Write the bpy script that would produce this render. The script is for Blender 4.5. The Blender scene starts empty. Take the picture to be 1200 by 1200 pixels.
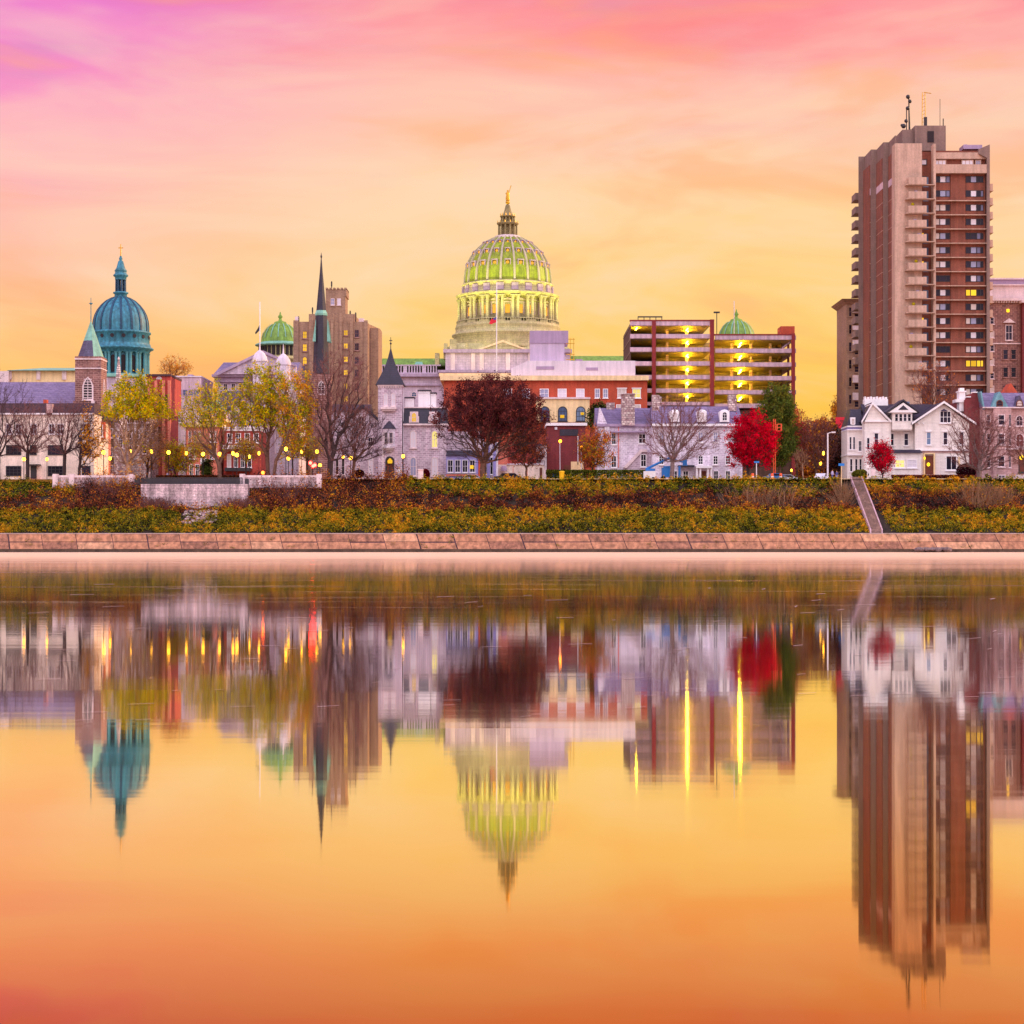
import bpy, math, random
import numpy as np
import bmesh
from mathutils import Vector
R = math.radians
F = 2400.0; HOR = 636.5; HC = 1.5; G = 12.7
sc = bpy.context.scene
col = sc.collection
rnd = random.Random(7)
def PX(px, D): return (px-600.0)/F*D
def PZ(py, D): return HC+(HOR-py)/F*D
def S(r, g, b):
    f = lambda v: (v/255/12.92) if v/255 <= .04045 else ((v/255+.055)/1.055)**2.4
    return (f(r), f(g), f(b))
def tag(o, label=None, cat=None, group=None, kind=None):
    if label: o['label'] = label
    if cat: o['category'] = cat
    if group: o['group'] = group
    if kind: o['kind'] = kind
    return o

# ---------------------------------------------------------------- materials
MATS = {}
def nt_new(name):
    m = bpy.data.materials.new(name); m.use_nodes = True
    nt = m.node_tree; nt.nodes.clear()
    out = nt.nodes.new('ShaderNodeOutputMaterial')
    return m, nt, out
def N(nt, t, **kw):
    n = nt.nodes.new(t)
    for k, v in kw.items():
        if k in n.inputs.keys(): n.inputs[k].default_value = v
        else: setattr(n, k, v)
    return n
def mat(name, rgb, rough=.85, var=.16, scale=.5, brick=None, rgb2=None, mortar=None, metal=0., streak=.15, rings=None):
    """wall-like material: base colour + optional masonry courses + broad weathering + fine grain"""
    m, nt, out = nt_new(name); L = nt.links.new
    tc = N(nt, 'ShaderNodeTexCoord')
    p = N(nt, 'ShaderNodeBsdfPrincipled', Roughness=rough, Metallic=metal)
    n1 = N(nt, 'ShaderNodeTexNoise', Scale=scale, Detail=6., Roughness=.65)
    L(tc.outputs['Object'], n1.inputs['Vector'])
    mp = N(nt, 'ShaderNodeMapping'); mp.inputs['Scale'].default_value = (1.3, 1.3, .12)
    L(tc.outputs['Object'], mp.inputs['Vector'])
    n2 = N(nt, 'ShaderNodeTexNoise', Scale=1., Detail=3.)
    L(mp.outputs[0], n2.inputs['Vector'])
    n3 = N(nt, 'ShaderNodeTexNoise', Scale=3.5, Detail=3.); L(tc.outputs['Object'], n3.inputs['Vector'])
    if brick:
        sx = N(nt, 'ShaderNodeSeparateXYZ'); L(tc.outputs['Object'], sx.inputs[0])
        ad = N(nt, 'ShaderNodeMath', operation='ADD'); L(sx.outputs[0], ad.inputs[0]); L(sx.outputs[1], ad.inputs[1])
        cb = N(nt, 'ShaderNodeCombineXYZ'); L(ad.outputs[0], cb.inputs[0]); L(sx.outputs[2], cb.inputs[1])
        bt = N(nt, 'ShaderNodeTexBrick', Scale=1.)
        bt.inputs['Brick Width'].default_value = brick[0]; bt.inputs['Row Height'].default_value = brick[1]
        bt.inputs['Mortar Size'].default_value = brick[2] if len(brick) > 2 else .03
        bt.inputs['Color1'].default_value = (*rgb, 1)
        bt.inputs['Color2'].default_value = (*(rgb2 or [c*.7 for c in rgb]), 1)
        bt.inputs['Mortar'].default_value = (*(mortar or [min(1, c*1.25) for c in rgb]), 1)
        L(cb.outputs[0], bt.inputs['Vector']); base = bt.outputs['Color']
    else:
        rg = N(nt, 'ShaderNodeRGB'); rg.outputs[0].default_value = (*rgb, 1); base = rg.outputs[0]
        if rgb2:
            mx = N(nt, 'ShaderNodeMix', data_type='RGBA'); L(n3.outputs[0], mx.inputs[0])
            L(base, mx.inputs[6]); mx.inputs[7].default_value = (*rgb2, 1); base = mx.outputs[2]
    def mul(src, fac_out, amt):
        mr = N(nt, 'ShaderNodeMapRange'); mr.inputs[1].default_value = .3; mr.inputs[2].default_value = .7
        mr.inputs[3].default_value = 1-amt; mr.inputs[4].default_value = 1+amt
        L(fac_out, mr.inputs[0])
        v = N(nt, 'ShaderNodeVectorMath', operation='SCALE'); L(src, v.inputs[0]); L(mr.outputs[0], v.inputs['Scale'])
        return v.outputs[0]
    base = mul(base, n1.outputs[0], var); base = mul(base, n2.outputs[0], streak); base = mul(base, n3.outputs[0], var*.9)
    L(base, p.inputs['Base Color'])
    bp = N(nt, 'ShaderNodeBump', Strength=.25, Distance=.05); L(n3.outputs[0], bp.inputs['Height']); L(bp.outputs[0], p.inputs['Normal'])
    L(p.outputs[0], out.inputs[0]); MATS[name] = m; return m
def emat(name, rgb, st, var=0):
    m, nt, out = nt_new(name)
    e = N(nt, 'ShaderNodeEmission'); e.inputs[0].default_value = (*rgb, 1); e.inputs[1].default_value = st
    if var:
        oi = N(nt, 'ShaderNodeObjectInfo'); mr = N(nt, 'ShaderNodeMapRange')
        mr.inputs[3].default_value = st*(1-var); mr.inputs[4].default_value = st*(1+var)
        nt.links.new(oi.outputs['Random'], mr.inputs[0]); nt.links.new(mr.outputs[0], e.inputs[1])
    nt.links.new(e.outputs[0], out.inputs[0]); MATS[name] = m; return m
def leafmat(name, rgb, var=.35):
    m, nt, out = nt_new(name); L = nt.links.new
    tc = N(nt, 'ShaderNodeTexCoord'); n = N(nt, 'ShaderNodeTexNoise', Scale=1.1, Detail=4.); L(tc.outputs['Object'], n.inputs['Vector'])
    mr = N(nt, 'ShaderNodeMapRange'); mr.inputs[1].default_value = .3; mr.inputs[2].default_value = .7
    mr.inputs[3].default_value = 1-var; mr.inputs[4].default_value = 1+var; L(n.outputs[0], mr.inputs[0])
    rg = N(nt, 'ShaderNodeRGB'); rg.outputs[0].default_value = (*rgb, 1)
    v = N(nt, 'ShaderNodeVectorMath', operation='SCALE'); L(rg.outputs[0], v.inputs[0]); L(mr.outputs[0], v.inputs['Scale'])
    d = N(nt, 'ShaderNodeBsdfDiffuse'); t = N(nt, 'ShaderNodeBsdfTranslucent'); L(v.outputs[0], d.inputs[0]); L(v.outputs[0], t.inputs[0])
    mx = N(nt, 'ShaderNodeMixShader'); mx.inputs[0].default_value = .3; L(d.outputs[0], mx.inputs[1]); L(t.outputs[0], mx.inputs[2])
    L(mx.outputs[0], out.inputs[0]); MATS[name] = m; return m
def glassmat(name, a, b, thr):
    m, nt, out = nt_new(name); L = nt.links.new
    oi = N(nt, 'ShaderNodeObjectInfo'); r = N(nt, 'ShaderNodeValToRGB'); r.color_ramp.interpolation = 'CONSTANT'
    r.color_ramp.elements[0].color = (*a, 1); r.color_ramp.elements[1].position = thr; r.color_ramp.elements[1].color = (*b, 1)
    L(oi.outputs['Random'], r.inputs[0]); p = N(nt, 'ShaderNodeBsdfPrincipled', Roughness=.12)
    p.inputs['Specular IOR Level'].default_value = .3
    L(r.outputs[0], p.inputs['Base Color']); L(p.outputs[0], out.inputs[0]); MATS[name] = m; return m

mat('plaster_cream', S(238,214,200), brick=None)
mat('plaster_white', S(236,224,228), scale=.8)
mat('paint_white', S(245,238,240), var=.06, streak=.05)
mat('clapboard', S(243,232,226), var=.07, streak=.08, brick=(9., .28, .012), rgb2=S(238,226,220), mortar=S(190,175,178))
mat('stone_lilac', S(204,182,196), brick=(.75,.36,.035), rgb2=S(168,140,156), mortar=S(222,204,214))
mat('stone_trim', S(228,204,206), var=.1)
mat('stone_white', S(226,212,226), brick=(.7,.35,.03), rgb2=S(196,178,196), mortar=S(236,226,236))
mat('old_wall', S(190,168,170), brick=(1.3,.5,.03), rgb2=S(196,170,176), mortar=S(150,124,130), var=.38, streak=.45, scale=.7)
mat('rubble', S(230,214,205), brick=(.62,.42,.06), rgb2=S(150,110,110), mortar=S(150,120,125), var=.35)
mat('brownstone', S(150,104,96), brick=(1.1,.45,.05), rgb2=S(112,70,70), mortar=S(176,136,128), var=.25)
mat('pinkstone', S(202,164,160), brick=(1.1,.42,.025), rgb2=S(184,146,144), mortar=S(180,128,132))
mat('brick_red', S(176,58,48), brick=(.5,.16,.02), rgb2=S(160,46,42), mortar=S(186,92,78))
mat('brick_orange', S(180,72,46), brick=(.5,.16,.02), rgb2=S(184,64,42), mortar=S(200,100,70))
mat('brick_salmon', S(200,112,92), brick=(.5,.16,.02), rgb2=S(214,104,84), mortar=S(228,150,125))
mat('brick_dark', S(128,42,48), brick=(.5,.16,.02), rgb2=S(112,36,42), mortar=S(130,66,66))
mat('brick_tower', S(122,68,52), brick=(.5,.16,.02), rgb2=S(116,58,46), mortar=S(160,96,76), streak=.22)
mat('concrete_tower', S(192,158,140), var=.12, streak=.2)
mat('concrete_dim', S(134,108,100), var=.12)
mat('concrete_lilac', S(214,184,204), var=.1, streak=.2)
mat('concrete_band', S(206,174,186), var=.12, streak=.25)
mat('garage_red', S(140,46,48), var=.1)
mat('garage_dark', S(90,62,50), var=.2); mat('garage_ceiling', S(150,132,110), var=.15)
mat('castle_brick', S(160,126,102), brick=(1.,.4,.03), rgb2=S(146,112,92), mortar=S(172,138,116))
mat('lantern_stone', S(140,124,84), var=.2)
mat('copper_blue', S(104,152,164), rough=.6, var=.2)
mat('granite_cream', S(188,178,126), brick=(1.6,.7,.03), rgb2=S(188,174,132), mortar=S(150,136,108), var=.24)
mat('rib_stone', S(182,170,146), var=.1)
mat('granite_lilac', S(206,184,200), brick=(1.8,.8,.04), rgb2=S(192,170,188), mortar=S(172,150,172))
mat('cornice_lilac', S(176,152,176), var=.15)
mat('cream_trim', S(242,210,160), var=.08)
mat('copper_green', S(136,172,70), rough=.6, rgb2=S(96,136,52), var=.3, streak=.3)
mat('copper_dome', S(160,172,30), rough=.6, rgb2=S(124,140,28), var=.3, streak=.35)
mat('copper_teal', S(66,146,162), rough=.55, rgb2=S(28,92,122), var=.35, streak=.4, scale=.9)
mat('copper_light', S(96,168,176), rough=.6, rgb2=S(60,128,146), var=.3)
mat('copper_pale', S(136,190,170), rough=.6, rgb2=S(110,164,150), var=.2, streak=.2)
mat('teal_dark', S(28,70,98), rough=.6, var=.3)
mat('slate', S(92,84,112), rough=.6, brick=(.6,.4,.03), rgb2=S(78,70,98), mortar=S(66,58,84))
mat('slate_dark', S(52,44,62), rough=.6, brick=(.6,.4,.03), rgb2=S(44,38,54), mortar=S(36,30,44))
mat('slate_lilac', S(136,120,152), rough=.6, brick=(.8,.5,.03), rgb2=S(118,104,138), mortar=S(100,88,120))
mat('roof_brown', S(84,48,54), rough=.7, brick=(.6,.35,.03), rgb2=S(66,38,46), mortar=S(52,30,38), var=.3)
mat('metal_dark', S(44,38,44), rough=.5, var=.1)
mat('metal_white', S(220,212,220), rough=.4, var=.04)
mat('metal_lilac', S(168,142,172), rough=.6, var=.06)
mat('metal_lilac_light', S(196,174,198), rough=.6, var=.06)
mat('membrane_white', S(222,206,218), rough=.7, var=.05)
mat('gold', S(214,160,50), rough=.4, var=.1, metal=.6)
mat('dark_void', S(46,34,40), var=.1)
mat('door_wood', S(110,58,44), var=.2)
mat('blue_paint', S(20,120,205), rough=.4, var=.05)
mat('lilac_paint', S(150,140,200), rough=.6, var=.05)
mat('red_paint', S(225,20,50), rough=.5, var=.05)
mat('orange_paint', S(240,90,40), rough=.5, var=.05)
mat('yellow_paint', S(240,190,10), rough=.5, var=.04)
mat('blue_awning', S(120,120,190), rough=.7, var=.08)
mat('rubber', S(25,24,26), var=.05)
mat('car_dark', S(60,50,66), rough=.25, var=.02); mat('car_white', S(225,222,235), rough=.25, var=.02); mat('car_blue', S(60,110,170), rough=.25, var=.02)
mat('car_red', S(180,30,35), rough=.25, var=.02)
mat('skin', S(200,150,125), var=.03); mat('cloth_lilac', S(190,180,215), var=.08); mat('cloth_blue', S(90,90,150), var=.08); mat('cloth_black', S(40,36,46), var=.08)
mat('bark_dark', S(56,38,40), var=.3, scale=2.); mat('bark_red', S(120,74,66), var=.3, scale=2.); mat('bark_pale', S(170,132,104), var=.4, scale=2.)
mat('bark_brown', S(104,72,58), var=.3, scale=2.); mat('bark_grey', S(120,100,100), var=.3, scale=2.)
mat('twig_red', S(116,72,68), var=.3); mat('twig_dark', S(70,46,52), var=.3); mat('twig_tan', S(138,100,72), var=.3)
for k, c in dict(leaf_yellow=(240,196,16), leaf_lime=(190,190,14), leaf_green=(122,132,30), leaf_orange=(216,128,44), leaf_rust=(158,84,50),
    leaf_crimson=(212,8,46), leaf_crimson_dark=(140,6,40), leaf_maroon=(98,46,48), leaf_maroon_light=(140,74,66), leaf_maroon_dark=(58,26,34),
    leaf_pine=(92,106,44), leaf_pine_light=(130,128,46), leaf_dark=(40,36,20), leaf_olive=(172,152,34), leaf_ochre=(226,162,40), leaf_pink=(205,70,70),
    leaf_purple=(70,20,36), leaf_brown=(122,70,48), leaf_ivy=(112,114,38), leaf_tan=(196,136,104), leaf_amber=(225,150,30)).items():  # last entry: plain orange-yellow autumn leaf colour
    leafmat(k, S(*c))
emat('lit', (1,.54,.035), 1.2, .3); emat('lit_strong', (1,.60,.02), 2.6); emat('lit_soft', (1,.78,.25), 1.0, .2)
emat('lamp_glow', (1,.42,.025), 10.); emat('lamp_orange', (1,.25,.01), 14.); emat('tube_glow', (1,.66,.02), 130.)
emat('signal_red', (1,.015,.01), 60.); emat('signal_amber', (1,.12,.01), 22.); emat('dome_lit', (1,.44,.05), 1.25)
glassmat('glass', S(34,30,46), S(120,118,150), .7)
glassmat('glass_dark', S(26,22,34), S(46,40,58), .6)
glassmat('glass_pale', S(160,160,190), S(226,216,226), .5)
glassmat('glass_mid', S(44,36,52), S(214,196,190), .55)
glassmat('glass_blue', S(78,96,130), S(120,140,170), .5)
def M(n): return MATS[n]

# ---------------------------------------------------------------- mesh builder
class MB:
    def __init__(s): s.v = []; s.f = []; s.m = []; s.sm = []
    def add(s, vs, fs, mi=0, smooth=False):
        b = len(s.v); s.v += [tuple(p) for p in vs]
        for f in fs: s.f.append([b+i for i in f]); s.m.append(mi); s.sm.append(smooth)
        return s
    def box(s, x0, x1, y0, y1, z0, z1, mi=0):
        v = [(x, y, z) for z in (z0, z1) for y in (y0, y1) for x in (x0, x1)]
        return s.add(v, [(0,2,3,1),(4,5,7,6),(0,1,5,4),(2,6,7,3),(0,4,6,2),(1,3,7,5)], mi)
    def frus(s, b, t, z0, z1, mi=0):
        """b,t = (x0,x1,y0,y1) bottom and top rectangles"""
        v = [(b[0],b[2],z0),(b[1],b[2],z0),(b[1],b[3],z0),(b[0],b[3],z0),(t[0],t[2],z1),(t[1],t[2],z1),(t[1],t[3],z1),(t[0],t[3],z1)]
        return s.add(v, [(3,2,1,0),(4,5,6,7),(0,1,5,4),(1,2,6,5),(2,3,7,6),(3,0,4,7)], mi)
    def poly(s, pts, y0, y1, mi=0):
        """pts (x,z) extruded along y"""
        n = len(pts); v = [(x, y0, z) for x, z in pts]+[(x, y1, z) for x, z in pts]
        f = [list(range(n)), list(range(2*n-1, n-1, -1))]+[(i, i+n, (i+1) % n+n, (i+1) % n) for i in range(n)]
        return s.add(v, f, mi)
    def polyx(s, pts, x0, x1, mi=0):
        """pts (y,z) extruded along x"""
        n = len(pts); v = [(x0, y, z) for y, z in pts]+[(x1, y, z) for y, z in pts]
        f = [list(range(n)), list(range(2*n-1, n-1, -1))]+[(i, i+n, (i+1) % n+n, (i+1) % n) for i in range(n)]
        return s.add(v, f, mi)
    def plan(s, pts, z0, z1, mi=0):
        n = len(pts); v = [(x, y, z0) for x, y in pts]+[(x, y, z1) for x, y in pts]
        f = [list(range(n-1, -1, -1)), list(range(n, 2*n))]+[(i, (i+1) % n, (i+1) % n+n, i+n) for i in range(n)]
        return s.add(v, f, mi)
    def lathe(s, cx, cy, prof, seg=32, mi=0, smooth=True, ph=0., cap=True):
        v = []; f = []
        for r, z in prof:
            for k in range(seg):
                a = ph+2*math.pi*k/seg; v.append((cx+r*math.cos(a), cy+r*math.sin(a), z))
        for i in range(len(prof)-1):
            for k in range(seg):
                k2 = (k+1) % seg; f.append((i*seg+k, i*seg+k2, (i+1)*seg+k2, (i+1)*seg+k))
        s.add(v, f, mi, smooth)
        if cap:
            n = len(prof)
            s.add(v[:seg], [list(range(seg))[::-1]], mi); s.add(v[(n-1)*seg:], [list(range(seg))], mi)
        return s
    def tube(s, p0, p1, r0, r1=None, n=6, mi=0, smooth=True):
        r1 = r0 if r1 is None else r1
        a = Vector(p0); b = Vector(p1); d = (b-a).normalized()
        u = d.orthogonal().normalized(); w = d.cross(u)
        v = [tuple(a+(u*math.cos(2*math.pi*k/n)+w*math.sin(2*math.pi*k/n))*r0) for k in range(n)]
        v += [tuple(b+(u*math.cos(2*math.pi*k/n)+w*math.sin(2*math.pi*k/n))*r1) for k in range(n)]
        f = [(k, (k+1) % n, (k+1) % n+n, k+n) for k in range(n)]
        s.add(v, f, mi, smooth); s.add(v, [list(range(n))[::-1], list(range(n, 2*n))], mi)
        return s
    def sph(s, c, r, mi=0, seg=12, sz=1.):
        return s.lathe(c[0], c[1], [(max(1e-3, r*math.sin(math.pi*i/8)), c[2]-r*sz*math.cos(math.pi*i/8)) for i in range(9)], seg, mi)
    def mesh(s, name, mats, origin=(0,0,0)):
        me = bpy.data.meshes.new(name); ox, oy, oz = origin
        me.from_pydata([(x-ox, y-oy, z-oz) for x, y, z in s.v], [], s.f)
        for m in mats: me.materials.append(M(m))
        me.polygons.foreach_set('material_index', s.m); me.polygons.foreach_set('use_smooth', s.sm); me.update()
        return me
    def build(s, name, mats, root=None, origin=None, label=None):
        if isinstance(mats, str): mats = [mats]
        ro = root_loc(root) if root else Vector((0,0,0))
        if origin is None: origin = ro if root else Vector((0,0,0))
        o = bpy.data.objects.new(name, s.mesh(name, mats, origin)); col.objects.link(o)
        if root: o.parent = root
        o.location = Vector(origin)-ro
        if label: o['label'] = label
        return o
def root_loc(o):
    v = Vector((0,0,0))
    while o: v = v+o.location; o = o.parent
    return v
def empty(name, loc, label, cat, group=None):
    o = bpy.data.objects.new(name, None); col.objects.link(o); o.location = loc; o.empty_display_size = .5
    return tag(o, label, cat, group)
def place(name, me, root, loc, rz=0.):
    """linked-mesh child at world loc"""
    o = bpy.data.objects.new(name, me); col.objects.link(o); o.parent = root
    o.location = Vector(loc)-root_loc(root); o.rotation_euler.z = rz; return o
def copy_tree(o, parent=None):
    c = o.copy(); col.objects.link(c); c.parent = parent
    for ch in [q for q in list(o.children)]: copy_tree(ch, c)
    return c

# ---------------------------------------------------------------- windows
WC = {}
def archpts(w, h, arch, n=8):
    if arch == 'round':
        r = w/2; return [(-r, 0), (r, 0)]+[(r*math.cos(math.pi*i/n), h-r+r*math.sin(math.pi*i/n)) for i in range(n+1)]
    if arch == 'point':
        p = [(-w/2, 0), (w/2, 0), (w/2, h-w*.85), (w*.36, h-w*.45), (w*.16, h-w*.15), (0, h), (-w*.16, h-w*.15), (-w*.36, h-w*.45), (-w/2, h-w*.85)]; return p
    return [(-w/2, 0), (w/2, 0), (w/2, h), (-w/2, h)]
def window(root, x, y, z, w, h, kind='glass', frame='paint_white', arch=None, nx=2, ny=2, sill=True, rz=0., bw=None, hood=False, name='window'):
    bw = bw or min(.16, w*.12)
    key = (round(w, 2), round(h, 2), kind, frame, arch, nx, ny, sill, hood, round(bw, 3))
    if key not in WC:
        b = MB(); outer = archpts(w, h, arch); n = len(outer); cz = h/2
        inner = [((px)*(1-2*bw/w), cz+(pz-cz)*(1-2*bw/h)) for px, pz in outer]
        y0, y1 = -.12, .0
        v = [(p[0], y0, p[1]) for p in outer]+[(p[0], y0, p[1]) for p in inner]+[(p[0], y1, p[1]) for p in outer]+[(p[0], y1, p[1]) for p in inner]
        f = []
        for i in range(n):
            j = (i+1) % n; f += [(i, j, j+n, i+n), (i, i+2*n, j+2*n, j), (i+n, j+n, j+3*n, i+3*n)]
        b.add(v, f)
        mw = bw*.5
        for k in range(1, nx):
            xx = -w/2+w*k/nx; top = h-bw if not arch else h-w*.3
            b.box(xx-mw/2, xx+mw/2, -.10, -.04, bw, top)
        for k in range(1, ny):
            zz = h*k/ny; b.box(-w/2+bw, w/2-bw, -.095, -.035, zz-mw/2, zz+mw/2)
        if sill: b.box(-w/2-.12, w/2+.12, -.28, -.002, -.16, -.002)
        if hood: b.box(-w/2-.15, w/2+.15, -.25, -.002, h+.002, h+.2)
        g = MB(); g.poly(inner, -.045, -.01)
        WC[key] = (b.mesh('window', [frame]), g.mesh('pane', [kind]))
    a, g = WC[key]
    o = place(name, a, root, (x, y, z), rz)
    q = bpy.data.objects.new('pane', g); col.objects.link(q); q.parent = o
    return o

class Bld:
    """a building laid out on a front plane at distance D; px/py are read off that plane, real sizes follow"""
    def __init__(s, name, label, cat, D, cx, group=None):
        s.D = D; s.k = D/F; s.root = empty(name, (PX(cx, D), D, G), label, cat, group)
    def x(s, px): return (px-600)*s.k
    def z(s, py): return G if py is None else HC+(HOR-py)*s.k
    def box(s, name, m, x0, x1, yt, yb=None, d0=0., d1=10., label=None, root=None):
        b = MB().box(s.x(x0), s.x(x1), s.D+d0, s.D+d1, s.z(yb), s.z(yt)); return b.build(name, m, root or s.root, label=label)
    def boxes(s, name, m, L, label=None, root=None):
        b = MB()
        for (x0, x1, yt, yb, d0, d1) in L: b.box(s.x(x0), s.x(x1), s.D+d0, s.D+d1, s.z(yb), s.z(yt))
        return b.build(name, m, root or s.root, label=label)
    def poly(s, name, m, pts, d0, d1, root=None, label=None):
        return MB().poly([(s.x(a), s.z(b)) for a, b in pts], s.D+d0, s.D+d1).build(name, m, root or s.root, label=label)
    def frus(s, name, m, x0, x1, d0, d1, yb, tx0, tx1, td0, td1, yt, root=None, label=None):
        return MB().frus((s.x(x0), s.x(x1), s.D+d0, s.D+d1), (s.x(tx0), s.x(tx1), s.D+td0, s.D+td1), s.z(yb), s.z(yt)).build(name, m, root or s.root, label=label)
    def gablex(s, name, m, x0, x1, yb, yt, d0, d1, root=None, ov=.3):
        zb, zt = s.z(yb), s.z(yt); c = (d0+d1)/2
        return MB().polyx([(s.D+d0-ov, zb), (s.D+d1+ov, zb), (s.D+c, zt)], s.x(x0)-ov, s.x(x1)+ov).build(name, m, root or s.root)
    def lathe(s, name, m, cx, prof, dep, seg=32, ph=0., smooth=True, root=None):
        q = s.at(dep); return MB().lathe(q.x(cx), q.D, [(r*q.k, q.z(y)) for r, y in prof], seg, 0, smooth, ph).build(name, m, root or s.root)
    def at(s, dep):
        q = Bld.__new__(Bld); q.D = s.D+dep; q.k = q.D/F; q.root = s.root; return q
    def win(s, x0, x1, yt, yb, kind='glass', d=0., **kw):
        return window(s.root, (s.x(x0)+s.x(x1))/2, s.D+d, s.z(yb), s.x(x1)-s.x(x0), s.z(yt)-s.z(yb), kind, **kw)
    def winR(s, px, dep, w, yt, yb, kind='glass', rz=R(90), **kw):
        return window(s.root, s.x(px), s.D+dep, s.z(yb), w, s.z(yt)-s.z(yb), kind, rz=rz, **kw)
    def tube(s, name, m, pts, r, dep=0., n=6, root=None):
        b = MB()
        for (a, c), (d, e) in zip(pts, pts[1:]): b.tube((s.x(a), s.D+dep, s.z(c)), (s.x(d), s.D+dep, s.z(e)), r, r, n)
        return b.build(name, m, root or s.root)
# ================================================================ BUILDINGS, left to right
# -- white three storey block
b = Bld('apartment_block', 'white plastered three storey block with dark brown mansard roof at the left edge', 'building', 392, 60)
b.box('wall', 'plaster_cream', -40, 110, 485, None, 0, 14)
b.frus('roof', 'roof_brown', -41, 111, -.3, 14.3, 485, -41, 109, 1.2, 13, 472)
for x0, x1, kw in [(7,25,dict(nx=4)), (35,43,dict(nx=2)), (56,74,dict(nx=4)), (96,106,dict(nx=2))]:
    b.win(x0, x1, 521.5, 533.5, 'glass_dark', **{**kw, 'ny': 3, 'sill': False, 'frame': 'metal_dark'})
    if x0 != 35: b.win(x0, x1, 546, 558, 'glass_dark', **{**kw, 'ny': 3, 'sill': False, 'frame': 'metal_dark'})
for x in (7, 18, 36, 57, 67, 97): b.win(x, x+7.5, 496.5, 509, 'glass_dark', frame='plaster_white')
b.win(-16, 0, 521.5, 533.5, 'glass_dark', nx=4, ny=3, sill=False, frame='metal_dark'); b.win(-16, 0, 546, 558, 'glass_dark', nx=4, ny=3, sill=False, frame='metal_dark')
b.box('door', 'metal_dark', 36, 43, 546, 561, -.15, 0); b.box('canopy', 'metal_dark', 33, 48, 544.3, 545.6, -1.3, 0)
b.box('step', 'orange_paint', 34, 49, 562, None, -1.6, -.01)
b.box('chimney', 'pinkstone', 55, 62, 473.5, 486, -.5, 1.5); b.box('chimney', 'brick_orange', 46.5, 50.5, 467, 478, 3, 4.5)
b.boxes('cornice', 'plaster_white', [(-40.5, 110.5, 484.2, 486, -.5, -.01)])

# -- stone church with slate nave and belfry
b = Bld('stone_church', 'brown stone church with slate nave roof and copper and slate broach spire', 'church', 452, 95)
b.box('nave_wall', 'brownstone', -60, 88, 473, None, 4, 26)
b.gablex('nave_roof', 'slate_lilac', -60, 87, 474, 441.5, 4, 26)
b.box('tower', 'brownstone', 88, 118.5, 421, None, 0, 6.2)
b.boxes('buttress', 'brownstone', [(86.8, 91, 470, None, -1, -.003), (114.8, 119.5, 468, None, -1, -.003)])
b.boxes('tower_band', 'stone_trim', [(87.6, 119, 431, 432.4, -.25, 6.4), (87.6, 119, 420, 421.4, -.2, 6.4)])
b.box('parapet', 'brownstone', 87.8, 118.7, 417.6, 420, -.1, 6.3)
b.win(96.5, 109.5, 441.5, 469, 'dark_void', arch='point', frame='stone_trim', nx=2, ny=9, bw=.32)
b.winR(118.5, 3.1, 1.9, 443, 469, 'dark_void', arch='point', frame='stone_trim', nx=2, ny=9, bw=.3)
cx, cy = b.x(103.2), b.D+3.1
m = MB(); r0, r1 = 2.95, .95; z0, zm, z1 = b.z(418), b.z(398), b.z(375)
for k in range(8):
    a0 = R(22.5+45*k); a1 = a0+R(45)
    p = lambda r, a, z: (cx+r*math.cos(a), cy+r*math.sin(a), z)
    rm = r0+(0.12-r0)*(zm-z0)/(z1-z0)
    m.add([p(r0, a0, z0), p(r0, a1, z0), p(rm, a1, zm), p(rm, a0, zm)], [(0,1,2,3)], 0 if k in (4,5,2,3) else 1)
    m.add([p(rm, a0, zm), p(rm, a1, zm), p(.12, a1, z1), p(.12, a0, z1)], [(0,1,2,3)], 1)
m.build('spire', ['slate', 'copper_pale'], b.root)
m = MB(); m.tube((cx, cy, b.z(376)), (cx, cy, b.z(347)), .13, .07); m.box(cx-.42, cx+.42, cy-.07, cy+.07, b.z(354), b.z(353.2)); m.sph((cx, cy, b.z(354)), .25)
m.build('finial', 'copper_teal', b.root)
b.boxes('pinnacle', 'stone_trim', [(108, 112, 470, 480, -1.2, -.2)])

# -- long hip roofed building behind
b = Bld('long_hall', 'low cream hall with pale green hip roof behind the slate church roof', 'building', 560, 50)
b.box('wall', 'cream_trim', 12, 92, 434.5, None, 0, 30)
b.frus('roof', 'copper_pale', 9, 93, -1.5, 32, 434.5, 38, 90, 12, 18, 426.8)
for a_, c_ in ((12, 14), (43, 47.5), (73, 78)): b.box('pilaster', 'stone_trim', a_, c_, 434.6, 445, -.4, 0)
b.box('annex', 'stone_trim', -10, 12, 435.5, None, -2, 10)

# -- cathedral dome
b = Bld('cathedral', 'cathedral with tall blue green copper dome and columned drum', 'church', 650, 141.5)
D0 = 0; cx, cy = b.x(141.5), b.D+D0
b.lathe('base', 'granite_lilac', 141.5, [(34, None), (34, 440)], D0, 8, R(22.5), False)
b.box('nave', 'brownstone', 100, 200, 452, None, -4, 40)
b.lathe('drum', 'copper_teal', 141.5, [(29.5, 441), (29.5, 413)], D0, 48)
b.lathe('drum_base', 'copper_pale', 141.5, [(35, 444), (35, 441.2), (33.5, 440)], D0, 48)
b.lathe('cornice', 'copper_teal', 141.5, [(33, 414.5), (34.5, 411.5), (38, 409.8), (38, 408.6), (35, 407), (34.2, 403.5)], D0, 48)
b.lathe('gallery', 'copper_teal', 141.5, [(33.4, 404), (33.4, 392.5), (35, 391.5), (35, 389.8), (32.5, 389)], D0, 48)
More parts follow.
